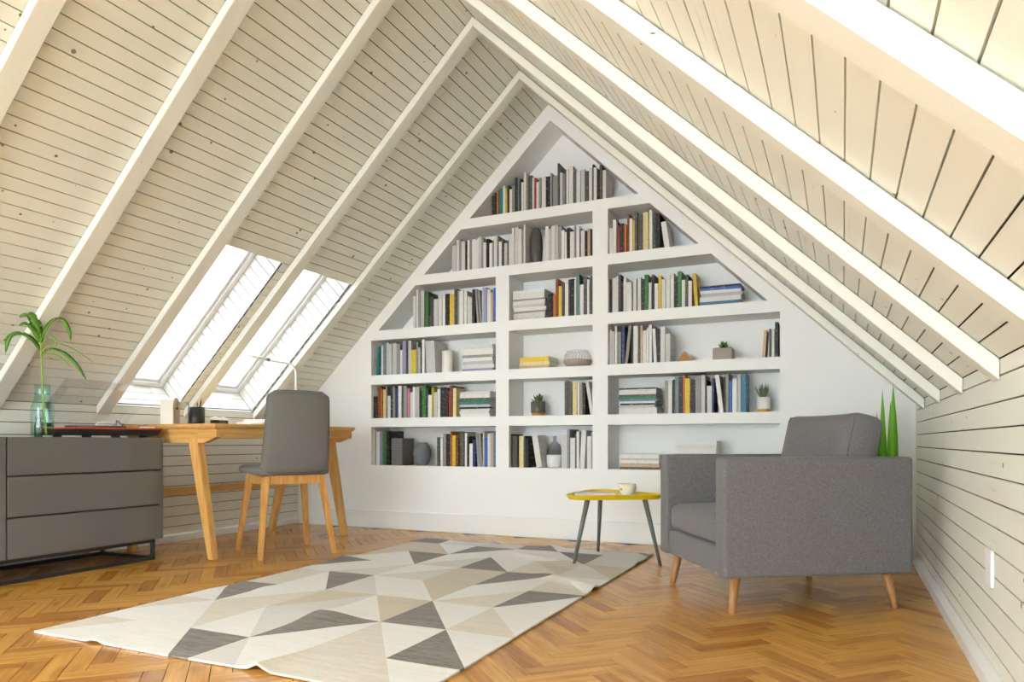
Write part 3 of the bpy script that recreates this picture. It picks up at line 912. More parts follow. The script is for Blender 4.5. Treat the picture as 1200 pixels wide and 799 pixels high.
o = empty('pen_cup', (-3.60, 3.172, 0.78)); tag(o, 'black cylindrical pen cup on the desk', 'cup')
MB().lathe([(0, 0), (.047, 0), (.048, .002), (.048, .108), (.044, .108), (.044, .004), (0, .004)], 36).build('body', 'black', o)
for (x, y, tx, ty, L_, mat, lab) in ((-.015, .02, .1, .22, .165, 'black', 'black pen leaning in the pen cup'), (-.02, -.02, -.15, -.2, .135, 'chrome', 'steel pen leaning in the pen cup'), (.01, 0, -.05, .02, .135, 'pyramid', 'tan pencil standing in the pen cup')):
    q = empty('pen' if 'pen ' in lab else 'pencil', (-3.60 + x, 3.172 + y, 0.785)); tag(q, lab, 'pen' if 'pen ' in lab else 'pencil')
    d = Vector((tx * .6, ty * .6, 1)).normalized()
    MB().tube([(0, 0, 0), d * (L_ - .02)], .0042, 8).build('barrel', mat, q)
    MB().tube([d * (L_ - .02), d * L_], [.0042, .0015], 8).build('tip', 'black' if mat != 'black' else 'chrome', q)
for i, (x, y, mat, lab) in enumerate(((-3.62, 3.335, 'black', 'small black pot with a white lid beside the pen cup'), (-3.63, 3.41, 'dark_ceramic', 'small grey pot with a white lid between black pot and magazines'))):
    q = empty('lidded_pot', (x, y, .78)); tag(q, lab, 'pot')
    MB().lathe([(0, 0), (.027, 0), (.03, .004), (.03, .032), (0, .032)], 28).build('body', mat, q)
    MB().lathe([(0, .032), (.031, .032), (.031, .04), (.022, .05), (0, .054)], 28).build('lid', 'white_glaze', q)

def flat_book(name, loc, rz, sx, sy, h, mat, label, cat, group=None, pages='white_paper'):
    o = empty(name, loc, rz); tag(o, label, cat, group)
    c = MB(); t = min(.003, h * .2)
    c.box(-sx / 2, sx / 2, -sy / 2, sy / 2, 0, t); c.box(-sx / 2, sx / 2, -sy / 2, sy / 2, h - t, h); c.box(-sx / 2, sx / 2, -sy / 2, -sy / 2 + t, t, h - t)
    c.build('cover', mat, o)
    MB().box(-sx / 2 + .003, sx / 2 - .003, -sy / 2 + t, sy / 2 - .003, t, h - t).build('pages', pages, o)
    return o
flat_book('magazine', (-3.62, 3.72, .78), R(80), .30, .23, .016, 'white_paper', 'thin white magazine lying at the bottom of the pile on the desk', 'magazine', 'magazines on the desk')
flat_book('magazine', (-3.62, 3.76, .796), R(96), .30, .22, .014, 'wax', 'thin ivory magazine in the middle of the pile on the desk', 'magazine', 'magazines on the desk')
flat_book('magazine', (-3.64, 3.83, .810), R(88), .29, .21, .018, 'white_glaze', 'white magazine lying on top of the pile on the desk', 'magazine', 'magazines on the desk')

def lamp():
    o = empty('desk_lamp', (-3.70, 4.165, .78)); tag(o, 'slim white desk lamp with bent arm at the far end of the desk', 'lamp')
    MB().lathe([(0, 0), (.075, 0), (.077, .004), (.074, .014), (.012, .018), (0, .018)], 36).build('base', 'lamp_white', o)
    MB().tube([(0, .1, .0), (0, .1, .02)], .001, 4).build('cord_stub', 'lamp_white', o)
    R_ = .07; pts = [(0, 0.1 - .1, .015), (0, 0, .40)]
    for i in range(1, 9):
        a = i / 8 * math.pi / 2; pts.append((0, -R_ + R_ * math.cos(a), .40 + R_ * math.sin(a)))
    pts += [(0, -.19, .472), (0, -.285, .476)]
    MB().tube(pts, .0075, 12).build('arm', 'lamp_white', o)
    MB().tube([(0, -.275, .478), (0, -.31, .482)], .013, 14).build('joint', 'chrome', o)
    m = MB(); m.tube([(0, -.31, .481), (0, -.36, .484), (0, -.45, .486), (0, -.46, .486)], [.013, .022, .024, .016], 16, flat=.45); m.build('head', 'lamp_white', o)
lamp()

# ================================================================== DESK CHAIR
def chair():
    A, B, C, Dd = Vector((-3.416, 3.316, 0)), Vector((-3.007, 3.086, 0)), Vector((-3.193, 3.702, 0)), Vector((-2.795, 3.491, 0))
    cen = (A + B + C + Dd) / 4
    f = ((A + C) / 2 - (B + Dd) / 2).normalized()
    rz = math.atan2(f.y, f.x)                       # local +x = forward, local +y = left
    root = empty('desk_chair', cen, rz); tag(root, 'grey upholstered desk chair with oak legs pulled up to the desk', 'chair')
    FX, FY = .225, .222
    tops = []
    for sx, sy in ((1, 1), (1, -1), (-1, 1), (-1, -1)):
        bx, by = sx * FX, sy * FY
        tx, ty = sx * (FX - .075) , sy * (FY - .055)
        leg_mesh((tx, ty, .475), (bx, by, 0), .05, .028, .036, .028).build('leg', 'chair_oak', root)
    for sy in (1, -1): MB().box(-.145, .145, sy * .167 - .011, sy * .167 + .011, .425, .482, bev=.002).build('side_rail', 'chair_oak', root)
    for sx in (1, -1): MB().box(sx * .15 - .011, sx * .15 + .011, -.156, .156, .425, .482, bev=.002).build('cross_rail', 'chair_oak', root)
    s = MB(); s._in(soft_box(.43, .43, .05, .48, 14, .0)); s.build('seat', 'seat_grey', root, loc=(.035, 0, .503), rot=(0, R(-1.5), 0))
    # backrest: slightly curved, tapering upwards, rounded corners
    n, mrow = 16, 18
    b = bmesh.new()
    grid = {}
    Hb, W0, W1, T = .50, .415, .375, .034
    for side in (0, 1):
        for i in range(mrow + 1):
            v = i / mrow
            for j in range(n + 1):
                u = j / n * 2 - 1
                w = (W0 + (W1 - W0) * v) / 2
                z = v * Hb
                # rounded corners
                rc = .045
                wl = w
                if z > Hb - rc: wl = w - rc + math.sqrt(max(0, rc ** 2 - (z - (Hb - rc)) ** 2))
                if z < .03: wl = w - .03 + math.sqrt(max(0, .03 ** 2 - (z - .03) ** 2))
                y = u * wl
                ed = min(1, (1 - abs(u)) * w / .02 ) ; ez = min(1, min(z, Hb - z) / .02 )
                th_ = T / 2 * (math.sqrt(max(0, 1 - (1 - ed) ** 2)) * math.sqrt(max(0, 1 - (1 - ez) ** 2)))
                x = -.15 * 0 + .03 * (u * u) * .8 - .012 * math.sin(v * math.pi) + (th_ if side else -th_)
                zz = z + (-.006 * u * u if v > .9 else 0)
                grid[side, i, j] = b.verts.new((x, y, zz))
    for side in (0, 1):
        for i in range(mrow):
            for j in range(n):
                q = [grid[side, i, j], grid[side, i, j + 1], grid[side, i + 1, j + 1], grid[side, i + 1, j]]
                b.faces.new(q)
    bmesh.ops.remove_doubles(b, verts=b.verts, dist=.0006)
    bmesh.ops.recalc_face_normals(b, faces=b.faces)
    for fc in b.faces: fc.smooth = True
    me = bpy.data.meshes.new('backrest'); b.to_mesh(me); b.free()
    link('backrest', me, 'seat_grey', root, (-.19, 0, .482), (0, R(-8), 0))
chair()

# ================================================================== SIDE TABLE
def side_table():
    feet = [Vector((-1.317, 3.64, .009)), Vector((-1.347, 4.161, .009)), Vector((-.90, 3.876, .0))]
    c = Vector((-1.19, 3.885, 0))
    root = empty('side_table', c); tag(root, 'low yellow tray-top side table on three grey legs beside the armchair', 'table')
    # rounded triangle
    dirs = [(Vector((f.x, f.y, 0)) - c).normalized() for f in feet]
    cor = [d * .20 for d in dirs]
    rc = .085
    def outline_(r):
        pts = []
        for i in range(3):
            d0 = math.atan2((cor[i] - cor[i - 1]).y, (cor[i] - cor[i - 1]).x)
            d1 = math.atan2((cor[(i + 1) % 3] - cor[i]).y, (cor[(i + 1) % 3] - cor[i]).x)
            # going clockwise or counter-clockwise
            tot = (d1 - d0 + math.pi) % (2 * math.pi) - math.pi
            sgn = 1 if tot > 0 else -1
            for k in range(9):
                a = d0 + tot * k / 8 - sgn * math.pi / 2
                pts.append((cor[i].x + r * math.cos(a), cor[i].y + r * math.sin(a)))
        return pts
    def ring(r, z): return [(x, y, z) for x, y in outline_(r)]
    t = MB()
    t.loft([ring(rc - .02, .362), ring(rc - .004, .364), ring(rc + .014, .389), ring(rc + .010, .390), ring(rc - .004, .376), ring(rc - .03, .375)])
    t.build('tray_top', 'yellow', root)
    tops = [Vector((-1.245, 3.66, .364)), Vector((-1.31, 4.09, .364)), Vector((-.985, 3.865, .364))]
    for f_, tp in zip(feet, tops):
        m = MB(); m.tube([f_ - c, tp - c], [.0085, .0145], 14); m.build('leg', 'table_leg', root)
    zt = .3755
    flat_book('magazine', (-1.27, 3.84, zt), R(28), .22, .16, .015, 'white_paper', 'small white magazine lying on the yellow side table', 'magazine')
    s = empty('saucer', (-1.075, 3.835, zt)); tag(s, 'cream saucer under the cup on the yellow table', 'saucer')
    MB().lathe([(0, 0), (.03, 0), (.032, .003), (.066, .011), (.068, .013), (.06, .012), (.03, .0055), (0, .005)], 40).build('dish', 'ceramic', s)
    k = empty('coffee_cup', (-1.075, 3.835, zt + .0058)); tag(k, 'cream coffee cup on its saucer on the yellow table', 'cup')
    MB().lathe([(0, 0), (.026, 0), (.028, .004), (.040, .02), (.047, .045), (.049, .064), (.046, .064), (.044, .045), (.036, .02), (.022, .006), (0, .006)], 40).build('body', 'ceramic', k)
    hd = MB(); hd.tube([(.043, 0, .054)] + [(.052 + .02 * math.sin(a), 0, .036 + .018 * math.cos(a)) for a in [i * math.pi / 8 for i in range(0, 9)]] + [(.04, 0, .02)], .0045, 10)
    hd.build('handle', 'ceramic', k, rot=(0, 0, R(62)))
    MB().lathe([(0, .05), (.0445, .05), (.0445, .0505), (0, .0505)], 32).build('coffee', 'soil', k)
    lg = MB(); lg.lathe([(0, -.0006), (.007, -.0006), (.007, .0006), (0, .0006)], 20)
    lg.xform(Matrix.Rotation(R(-118), 4, 'Z') @ Matrix.Translation((.0462, 0, .036)) @ Matrix.Rotation(R(90 - 9), 4, 'Y')); lg.build('emblem', 'gold', k)
side_table()

# ================================================================== ARMCHAIR
def armchair():
    P0 = Vector((-.413, 2.844, 0)); ang = R(32.95)
    a = Vector((math.cos(ang), math.sin(ang), 0)); b = Vector((-math.sin(ang), math.cos(ang), 0))
    Ld, Wd = .80, .717
    root = empty('armchair', P0 + a * Ld / 2 + b * Wd / 2, ang)       # local x = front to back, y = near arm to far arm
    tag(root, 'grey woven armchair with tapered brown legs by the boarded wall', 'armchair')
    hx, hy = Ld / 2, Wd / 2
    zb, za, T = .148, .617, .088
    def arm(y0, y1):
        m = MB(); m.box(-hx, hx, y0, y1, zb, za, bev=.016, seg=4)
        return m
    for nm, y0, y1 in (('arm', -hy, -hy + T), ('arm', hy - T, hy)): arm(y0, y1).build(nm, 'sofa', root, smooth=True)
    MB().box(hx - .10, hx - .002, -hy + T - .004, hy - T + .004, zb + .002, za - .004, bev=.014, seg=4).build('back_panel', 'sofa', root, smooth=True)
    MB().box(-hx + .012, hx - .095, -hy + T - .004, hy - T + .004, zb + .002, .262, bev=.012, seg=4).build('seat_base', 'sofa', root, smooth=True)
    s = MB(); s._in(soft_box(Ld - .115, Wd - 2 * T - .004, .125, .26, 16, .012)); s.build('seat_cushion', 'sofa', root, loc=(-.0425, 0, .325))
    # piping of the seat cushion
    def piping(sx, sy, z, r, rc=.03):
        pts = []
        for cx_, cy_, a0 in ((sx / 2 - rc, sy / 2 - rc, 0), (-sx / 2 + rc, sy / 2 - rc, 90), (-sx / 2 + rc, -sy / 2 + rc, 180), (sx / 2 - rc, -sy / 2 + rc, 270)):
            for k in range(5):
                q = R(a0 + 90 * k / 4); pts.append((cx_ + rc * math.cos(q), cy_ + rc * math.sin(q), z))
        pts.append(pts[0]); m = MB(); m.tube(pts, r, 8, caps=False); return m
    # back cushion leaning on the back panel
    bk = MB(); bk._in(soft_box(.155, Wd - 2 * T - .012, .40, .24, 16, .022))
    for v in bk.bm.verts:
        if v.co.z > .1: v.co.z += .022 * (v.co.y / .27) ** 2 * (1 if v.co.y > 0 else 1)
    c = bk.build('back_cushion', 'sofa', root, loc=(hx - .165, 0, .575), rot=(0, R(13), 0))
    for sg in (-1,):
        pp = MB(); hz, hyy = .40 / 2 - .011, (Wd - 2 * T - .012) / 2 - .010
        up_ = lambda y: hz + .022 * (y / .27) ** 2
        pts = [(-.0672, -hyy, -hz + (up_(hyy) + hz) * i / 10) for i in range(0, 10)] + [(-.0665, -hyy + .006, up_(hyy) - .004)]
        pts += [(-.0665, -hyy + .02 + (2 * hyy - .04) * i / 14, up_(-hyy + .02 + (2 * hyy - .04) * i / 14)) for i in range(15)]
        pts += [(-.0665, hyy - .006, up_(hyy) - .004)] + [(-.0672, hyy, up_(hyy) - .02 - (up_(hyy) - .02 + hz) * i / 10) for i in range(0, 11)]
        pp.tube(pts, .0042, 6); pp.build('piping', 'sofa', c)
    for (x, y, ox, oy) in ((-hx + .075, -hy + .062, -.022, -.012), (hx - .08, -hy + .062, .035, -.012), (-hx + .075, hy - .062, -.03, .012), (hx - .08, hy - .062, .03, .012)):
        m = MB(); m.tube([(x + ox, y + oy, 0), (x + ox, y + oy, .002), (x, y, zb + .012)], [.011, .0125, .0215], 20); m.build('leg', 'leg_brown', root)
armchair()

# ================================================================== PLANT BEHIND THE ARMCHAIR
def snake_plant():
    root = empty('spear_plant', (.20, 4.39, 0)); tag(root, 'potted plant with upright green spear leaves behind the armchair', 'plant')
    MB().lathe([(0, 0), (.095, 0), (.10, .006), (.128, .25), (.128, .262), (.116, .262), (.112, .235), (0, .235)], 40).build('pot', 'white_glaze', root)
    MB().lathe([(0, .235), (.111, .235), (.10, .243), (0, .247)], 32).build('soil', 'soil', root)
    for (x0, y0, x1, y1, top, w) in ((.046, .0, .050, .005, .985, .027), (.004, .02, -.002, .012, .963, .020), (.034, .05, .038, .04, .90, .017), (-.026, -.03, -.030, -.01, .836, .017), (.0, -.05, -.01, -.06, .55, .017), (.06, -.05, .07, -.06, .5, .017)):
        n = 14; pts = []; rr = []
        for i in range(n + 1):
            f = i / n
            pts.append((x0 + (x1 - x0) * f, y0 + (y1 - y0) * f, .24 + (top - .24) * f))
            rr.append(w * (0.8 + 0.22 * math.sin(math.pi * f)) * max(.03, 1 - max(0, (f - .3) / .7) ** 2.4))
        m = MB(); m.tube(pts, rr, 12, flat=.8); m.build('leaf', 'snake_leaf', root)
snake_plant()

BOOKS={
 (6, 'peak'):[(-2.321,0.018,0.182,'K',0),(-2.301,0.02,0.185,'K',0),(-2.2835,0.013,0.191,'O',0),(-2.258,0.026,0.2,'T',0),(-2.234,0.02,0.215,'W',0),(-2.217,0.012,0.2,'Y',0),(-2.1985,0.015,0.209,'K',0),(-2.18,0.02,0.184,'W',0),(-2.16,0.018,0.209,'G',0),(-2.1375,0.025,0.263,'K',0),(-2.1175,0.011,0.259,'P',0),(-2.103,0.014,0.246,'K',0),(-2.086,0.016,0.215,'W',0),(-2.0675,0.019,0.288,'W',0),(-2.0485,0.013,0.248,'G',0),(-2.026,0.026,0.257,'D',0),(-2.005,0.012,0.242,'W',0),(-1.9895,0.015,0.234,'R',0),(-1.971,0.018,0.203,'W',0),(-1.9515,0.015,0.228,'G',0),(-1.9315,0.019,0.231,'W',0),(-1.9125,0.015,0.233,'W',0),(-1.8875,0.031,0.225,'K',0),(-1.8645,0.013,0.247,'G',0),(-1.837,0.036,0.228,'G',0),(-1.8095,0.011,0.31,'D',0),(-1.7925,0.019,0.242,'L',0),(-1.774,0.014,0.233,'G',0),(-1.7585,0.013,0.258,'D',0),(-1.743,0.016,0.261,'W',0),(-1.716,0.03,0.272,'W',0),(-1.6885,0.019,0.231,'D',0),(-1.6625,0.029,0.233,'W',0),(-1.631,0.028,0.239,'L',0),(-1.603,0.022,0.223,'D',0),(-1.5755,0.023,0.241,'W',0),(-1.5565,0.011,0.263,'K',0),(-1.5395,0.021,0.235,'W',0),(-1.5185,0.015,0.22,'K',0),(-1.5,0.016,0.244,'D',0),(-1.477,0.024,0.209,'W',0)],
 (5, 'wide'):[(-2.6505,0.037,0.255,'L',0),(-2.618,0.022,0.257,'W',0),(-2.596,0.02,0.242,'G',0),(-2.5705,0.029,0.228,'W',0),(-2.5475,0.013,0.224,'K',0),(-2.529,0.018,0.236,'W',0),(-2.5095,0.019,0.22,'G',0),(-2.483,0.032,0.235,'W',0),(-2.453,0.024,0.225,'W',0),(-2.4285,0.023,0.246,'L',0),(-2.408,0.014,0.231,'G',0),(-2.3895,0.021,0.195,'W',0),(-2.3665,0.021,0.221,'K',0),(-2.3415,0.023,0.189,'W',0),(-2.323,0.01,0.209,'G',0),(-2.3055,0.021,0.231,'W',0),(-2.286,0.014,0.234,'G',0),(-2.266,0.024,0.192,'W',0),(-2.2445,0.017,0.189,'D',0),(-2.223,0.024,0.176,'L',0),(-2.203,0.014,0.195,'D',0),(-2.1825,0.025,0.205,'W',0),(-2.16,0.018,0.275,'W',0),(-2.1335,0.031,0.278,'L',0),(-2.105,0.024,0.263,'W',0),(-2.0845,0.015,0.238,'G',0),(-2.069,0.012,0.293,'W',0),(-1.921,0.016,0.179,'W',0),(-1.898,0.024,0.254,'W',0),(-1.8745,0.019,0.234,'L',0),(-1.851,0.026,0.254,'W',0),(-1.824,0.026,0.256,'L',0),(-1.7985,0.021,0.247,'G',0),(-1.7765,0.021,0.211,'W',0),(-1.758,0.014,0.197,'W',0),(-1.7385,0.023,0.228,'K',0),(-1.707,0.03,0.192,'W',0),(-1.685,0.012,0.232,'G',0),(-1.667,0.022,0.23,'W',0),(-1.649,0.01,0.206,'D',0),(-1.63,0.026,0.193,'W',0),(-1.6065,0.017,0.19,'K',0),(-1.5865,0.019,0.198,'F',0),(-1.571,0.01,0.196,'K',0)],
 (5, 'gable'):[(-1.431,0.028,0.182,'W',0),(-1.4025,0.023,0.237,'W',0),(-1.385,0.01,0.218,'D',0),(-1.3735,0.011,0.195,'R',0),(-1.3525,0.029,0.204,'K',0),(-1.3285,0.015,0.195,'O',0),(-1.3085,0.015,0.266,'B',0),(-1.29,0.02,0.232,'W',0),(-1.272,0.012,0.219,'Y',0),(-1.2555,0.019,0.27,'D',0),(-1.2255,0.027,0.245,'D',0),(-1.189,0.036,0.257,'C',0),(-1.157,0.02,0.272,'W',0),(-1.1355,0.021,0.248,'D',0),(-1.1095,0.027,0.24,'K',0),(-1.0452,0.033,0.248,'W',8)],
 (4, 'gable'):[(-1.4395,0.015,0.234,'D',0),(-1.426,0.01,0.238,'K',0),(-1.408,0.024,0.242,'W',0),(-1.387,0.016,0.25,'W',0),(-1.369,0.016,0.259,'D',0),(-1.351,0.018,0.21,'K',0),(-1.3305,0.019,0.235,'W',0),(-1.3015,0.035,0.201,'W',0),(-1.265,0.022,0.228,'W',0),(-1.2325,0.021,0.23,'W',0),(-1.2095,0.021,0.213,'K',0),(-1.1845,0.025,0.242,'E',0),(-1.1605,0.019,0.187,'W',0),(-1.142,0.016,0.237,'K',0),(-1.119,0.024,0.178,'W',0),(-1.095,0.018,0.227,'Y',0),(-1.0695,0.025,0.199,'W',0),(-1.0425,0.025,0.228,'W',0),(-1.0145,0.023,0.235,'W',0),(-0.99,0.022,0.212,'K',0),(-0.965,0.024,0.241,'E',0),(-0.9405,0.021,0.182,'W',0),(-0.919,0.018,0.215,'D',0),(-0.897,0.022,0.173,'W',0),(-0.8563,0.02,0.22,'Y',4)],
 (4, 'desk'):[(-2.9985,0.021,0.255,'W',0),(-2.977,0.02,0.31,'W',0),(-2.955,0.022,0.283,'G',0),(-2.927,0.03,0.287,'L',0),(-2.8905,0.025,0.278,'E',0),(-2.8655,0.019,0.25,'K',0),(-2.843,0.02,0.236,'D',0),(-2.8125,0.037,0.215,'L',0),(-2.7695,0.031,0.243,'W',0),(-2.739,0.024,0.246,'W',0),(-2.7075,0.035,0.244,'K',0),(-2.667,0.04,0.24,'Y',0),(-2.633,0.024,0.274,'D',0),(-2.611,0.016,0.259,'G',0),(-2.5845,0.033,0.257,'W',0),(-2.552,0.026,0.254,'W',0),(-2.5295,0.015,0.215,'W',0),(-2.5085,0.025,0.202,'L',0),(-2.482,0.022,0.26,'K',0),(-2.4444,0.016,0.258,'G',4),(-2.4253,0.018,0.249,'G',4),(-2.4083,0.0147,0.266,'L',0),(-2.3865,0.025,0.264,'V',0),(-2.3575,0.029,0.249,'W',0),(-2.332,0.018,0.223,'F',0),(-2.3105,0.019,0.257,'U',0)],
 (4, 'middle'):[(-1.8815,0.019,0.172,'K',0),(-1.8625,0.015,0.176,'K',0),(-1.8435,0.017,0.168,'O',0),(-1.823,0.02,0.276,'B',0),(-1.7985,0.023,0.222,'Y',0),(-1.7765,0.015,0.243,'D',0),(-1.751,0.026,0.252,'W',0),(-1.73,0.014,0.261,'D',0),(-1.707,0.026,0.265,'K',0),(-1.685,0.012,0.257,'W',0),(-1.6665,0.023,0.29,'P',0),(-1.639,0.028,0.219,'W',0),(-1.6125,0.023,0.273,'D',0),(-1.59,0.016,0.248,'W',0),(-1.57,0.016,0.269,'D',0)],
 (3, 'desk'):[(-3.3478,0.023,0.236,'T',-4),(-3.299,0.02,0.238,'W',0),(-3.273,0.028,0.252,'P',0),(-3.245,0.024,0.26,'L',0),(-3.2185,0.025,0.244,'L',0),(-3.1855,0.037,0.252,'L',0),(-3.1485,0.033,0.245,'G',0),(-3.1215,0.019,0.194,'W',0),(-3.092,0.034,0.263,'V',0),(-3.066,0.016,0.259,'D',0),(-3.042,0.028,0.263,'L',0),(-3.004,0.042,0.189,'Y',0),(-2.974,0.014,0.244,'G',0),(-2.9545,0.021,0.205,'L',0),(-2.9365,0.013,0.213,'K',0),(-2.9165,0.023,0.262,'W',0)],
 (2, 'desk'):[(-3.3695,0.053,0.175,'K',0),(-3.323,0.032,0.251,'B',0),(-3.301,0.01,0.236,'O',0),(-3.279,0.028,0.226,'C',0),(-3.2585,0.011,0.251,'G',0),(-3.237,0.028,0.176,'W',0),(-3.208,0.024,0.251,'K',0),(-3.1845,0.019,0.251,'G',0),(-3.1615,0.023,0.232,'N',0),(-3.133,0.028,0.251,'W',0),(-3.107,0.018,0.251,'D',0),(-3.0805,0.031,0.251,'G',0),(-3.0515,0.021,0.229,'I',0),(-3.027,0.024,0.199,'W',0),(-3.001,0.022,0.241,'W',0),(-2.972,0.032,0.236,'L',0),(-2.9435,0.021,0.206,'K',0),(-2.9115,0.035,0.248,'E',0),(-2.884,0.014,0.223,'D',0),(-2.8595,0.031,0.175,'W',0),(-2.833,0.018,0.231,'H',0),(-2.808,0.028,0.193,'L',0),(-2.78,0.024,0.215,'W',0),(-2.748,0.036,0.229,'K',0),(-2.713,0.03,0.218,'K',0),(-2.6915,0.011,0.198,'R',0),(-2.674,0.022,0.24,'B',0),(-2.6475,0.027,0.221,'C',0)],
 (1, 'desk'):[(-3.383,0.032,0.282,'W',0),(-3.3595,0.013,0.274,'G',0),(-3.3345,0.031,0.269,'W',0),(-3.3035,0.027,0.274,'V',0),(-3.273,0.028,0.271,'E',0),(-3.2445,0.027,0.269,'K',0),(-2.7845,0.019,0.219,'D',0),(-2.7615,0.021,0.219,'W',0),(-2.7325,0.023,0.247,'G',0),(-2.7005,0.037,0.247,'K',0),(-2.6745,0.009,0.265,'O',0),(-2.653,0.03,0.233,'Y',0),(-2.6255,0.023,0.218,'B',0),(-2.6035,0.017,0.26,'K',0),(-2.578,0.03,0.26,'D',0),(-2.5495,0.021,0.251,'W',0),(-2.529,0.016,0.228,'K',0),(-2.5055,0.027,0.172,'W',0),(-2.4775,0.023,0.2,'N',0),(-2.4419,0.019,0.246,'G',4),(-2.4189,0.019,0.246,'G',4),(-2.4005,0.011,0.264,'L',0),(-2.381,0.022,0.218,'U',0),(-2.357,0.022,0.245,'W',0),(-2.332,0.024,0.25,'F',0),(-2.3095,0.017,0.261,'S',0)],
 (1, 'middle'):[(-2.1685,0.013,0.241,'K',0),(-2.1435,0.035,0.228,'D',0),(-2.098,0.034,0.228,'C',0),(-2.0725,0.013,0.228,'D',0),(-2.05,0.026,0.209,'K',0),(-1.9534,0.043,0.228,'W',9),(-1.769,0.042,0.233,'L',0),(-1.736,0.018,0.276,'G',0),(-1.706,0.036,0.214,'W',0),(-1.681,0.012,0.239,'D',0),(-1.665,0.018,0.257,'W',0),(-1.6374,0.035,0.263,'W',-3),(-1.5855,0.029,0.226,'W',0),(-1.5635,0.013,0.251,'G',0)],
 (2, 'middle'):[(-1.753,0.024,0.241,'D',0),(-1.725,0.028,0.232,'D',0),(-1.6895,0.031,0.23,'C',0),(-1.6635,0.013,0.229,'W',0),(-1.644,0.024,0.229,'M',0),(-1.6225,0.017,0.219,'K',0),(-1.5653,0.023,0.23,'W',9)],
 (2, 'gable'):[(-1.0515,0.021,0.22,'G',0),(-1.0265,0.025,0.219,'W',0),(-1.003,0.01,0.223,'K',0),(-0.984,0.024,0.238,'P',0),(-0.958,0.024,0.242,'K',0),(-0.938,0.012,0.251,'O',0),(-0.914,0.032,0.232,'Y',0),(-0.8835,0.027,0.219,'K',0),(-0.847,0.034,0.243,'G',0),(-0.814,0.026,0.246,'L',0),(-0.7955,0.007,0.215,'K',0),(-0.776,0.03,0.175,'W',0),(-0.7535,0.011,0.224,'N',0),(-0.6992,0.026,0.241,'W',7),(-0.6812,0.0084,0.231,'K',0),(-0.666,0.018,0.251,'M',0),(-0.645,0.018,0.205,'U',0),(-0.6195,0.027,0.219,'W',0),(-0.5915,0.019,0.24,'L',0),(-0.5655,0.029,0.247,'S',0)],
 (3, 'gable'):[(-1.437,0.018,0.243,'W',0),(-1.414,0.022,0.231,'L',0),(-1.3925,0.015,0.263,'W',0),(-1.3705,0.025,0.222,'G',0),(-1.343,0.02,0.259,'N',0),(-1.3224,0.02,0.263,'M',-6),(-1.2817,0.0075,0.25,'K',0),(-1.257,0.03,0.254,'W',0),(-1.234,0.012,0.24,'D',0),(-1.218,0.014,0.256,'F',0),(-1.1975,0.023,0.222,'W',0),(-1.178,0.012,0.231,'W',0),(-1.1595,0.021,0.258,'W',0),(-1.1245,0.019,0.228,'W',3),(-1.1035,0.017,0.227,'K',0),(-1.0755,0.031,0.236,'W',0),(-1.0425,0.031,0.191,'L',0),(-0.4455,0.017,0.173,'F',-4),(-0.4075,0.011,0.18,'D',0),(-0.3915,0.017,0.18,'W',0),(-0.3695,0.019,0.219,'K',0)],
}

# ================================================================== THINGS ON THE BOOKCASE
BOOKCOL = {'W': ('white', (226, 224, 219)), 'L': ('pale grey', (198, 197, 194)), 'G': ('grey', (146, 145, 142)), 'D': ('dark grey', (86, 84, 81)), 'K': ('black', (42, 40, 39)),
           'R': ('red', (176, 52, 48)), 'O': ('orange', (200, 110, 44)), 'B': ('brown', (128, 70, 34)), 'Y': ('yellow', (226, 194, 60)), 'C': ('cream', (226, 210, 150)),
           'E': ('green', (58, 118, 56)), 'T': ('teal', (36, 134, 130)), 'P': ('grey-green', (112, 136, 134)), 'U': ('blue', (62, 104, 190)), 'S': ('steel blue', (70, 122, 150)),
           'N': ('navy blue', (46, 60, 110)), 'V': ('lavender', (150, 150, 186)), 'I': ('pink', (206, 132, 150)), 'H': ('olive yellow', (178, 164, 40)), 'F': ('tan', (206, 172, 138)), 'M': ('taupe', (146, 136, 124))}
BM = {}
for k, (nm, c) in BOOKCOL.items():
    t = NT('book_cover_' + nm.replace(' ', '_').replace('-', '_'))
    base_ = rgb(*c)
    o_ = t.obj()
    sh = t.n('ShaderNodeVectorMath', operation='ADD'); cb = t.n('ShaderNodeCombineXYZ'); t.put(cb.inputs[2], t.math('MULTIPLY', t.rnd(), 40.0)); t.put(cb.inputs[0], t.math('MULTIPLY', t.rnd(), 9.0))
    t.put(sh.inputs[0], o_); t.put(sh.inputs[1], cb.outputs[0])
    blk = t.noise(t.mapping(sh.outputs[0], (60, 6, 60)), 1.0, 2)
    msk = t.ramp(blk, [(0.60, (0, 0, 0, 1)), (0.63, (1, 1, 1, 1))])
    lum = 0.3 * c[0] + 0.59 * c[1] + 0.11 * c[2]
    ink = rgb(96, 94, 92) if lum > 150 else rgb(190, 186, 178)
    tone = t.mix(t.rnd(), tuple(x * .86 for x in base_[:3]) + (1,), tuple(min(1, x * 1.06) for x in base_[:3]) + (1,))
    t.base(t.mix(t.math('MULTIPLY', msk, {'W': 0.14, 'L': 0.2}.get(k, 0.25)), tone, ink), 0.5, 0.35)
    BM[k] = t.m
ORD = lambda n: str(n) + ('th' if 10 <= n % 100 <= 20 else {1: 'st', 2: 'nd', 3: 'rd'}.get(n % 10, 'th'))
SHN = {6: 'top shelf', 5: 'second shelf', 4: 'third shelf', 3: 'fourth shelf', 2: 'fifth shelf', 1: 'bottom shelf'}
CPN = {'peak': '', 'wide': 'wide compartment, ', 'gable': 'armchair-side compartment, ', 'desk': 'desk-side compartment, ', 'middle': 'middle compartment, '}
RZ = {1: .49, 2: .86, 3: 1.197, 4: 1.547, 5: 1.945, 6: 2.322}
rb = random.Random(3)
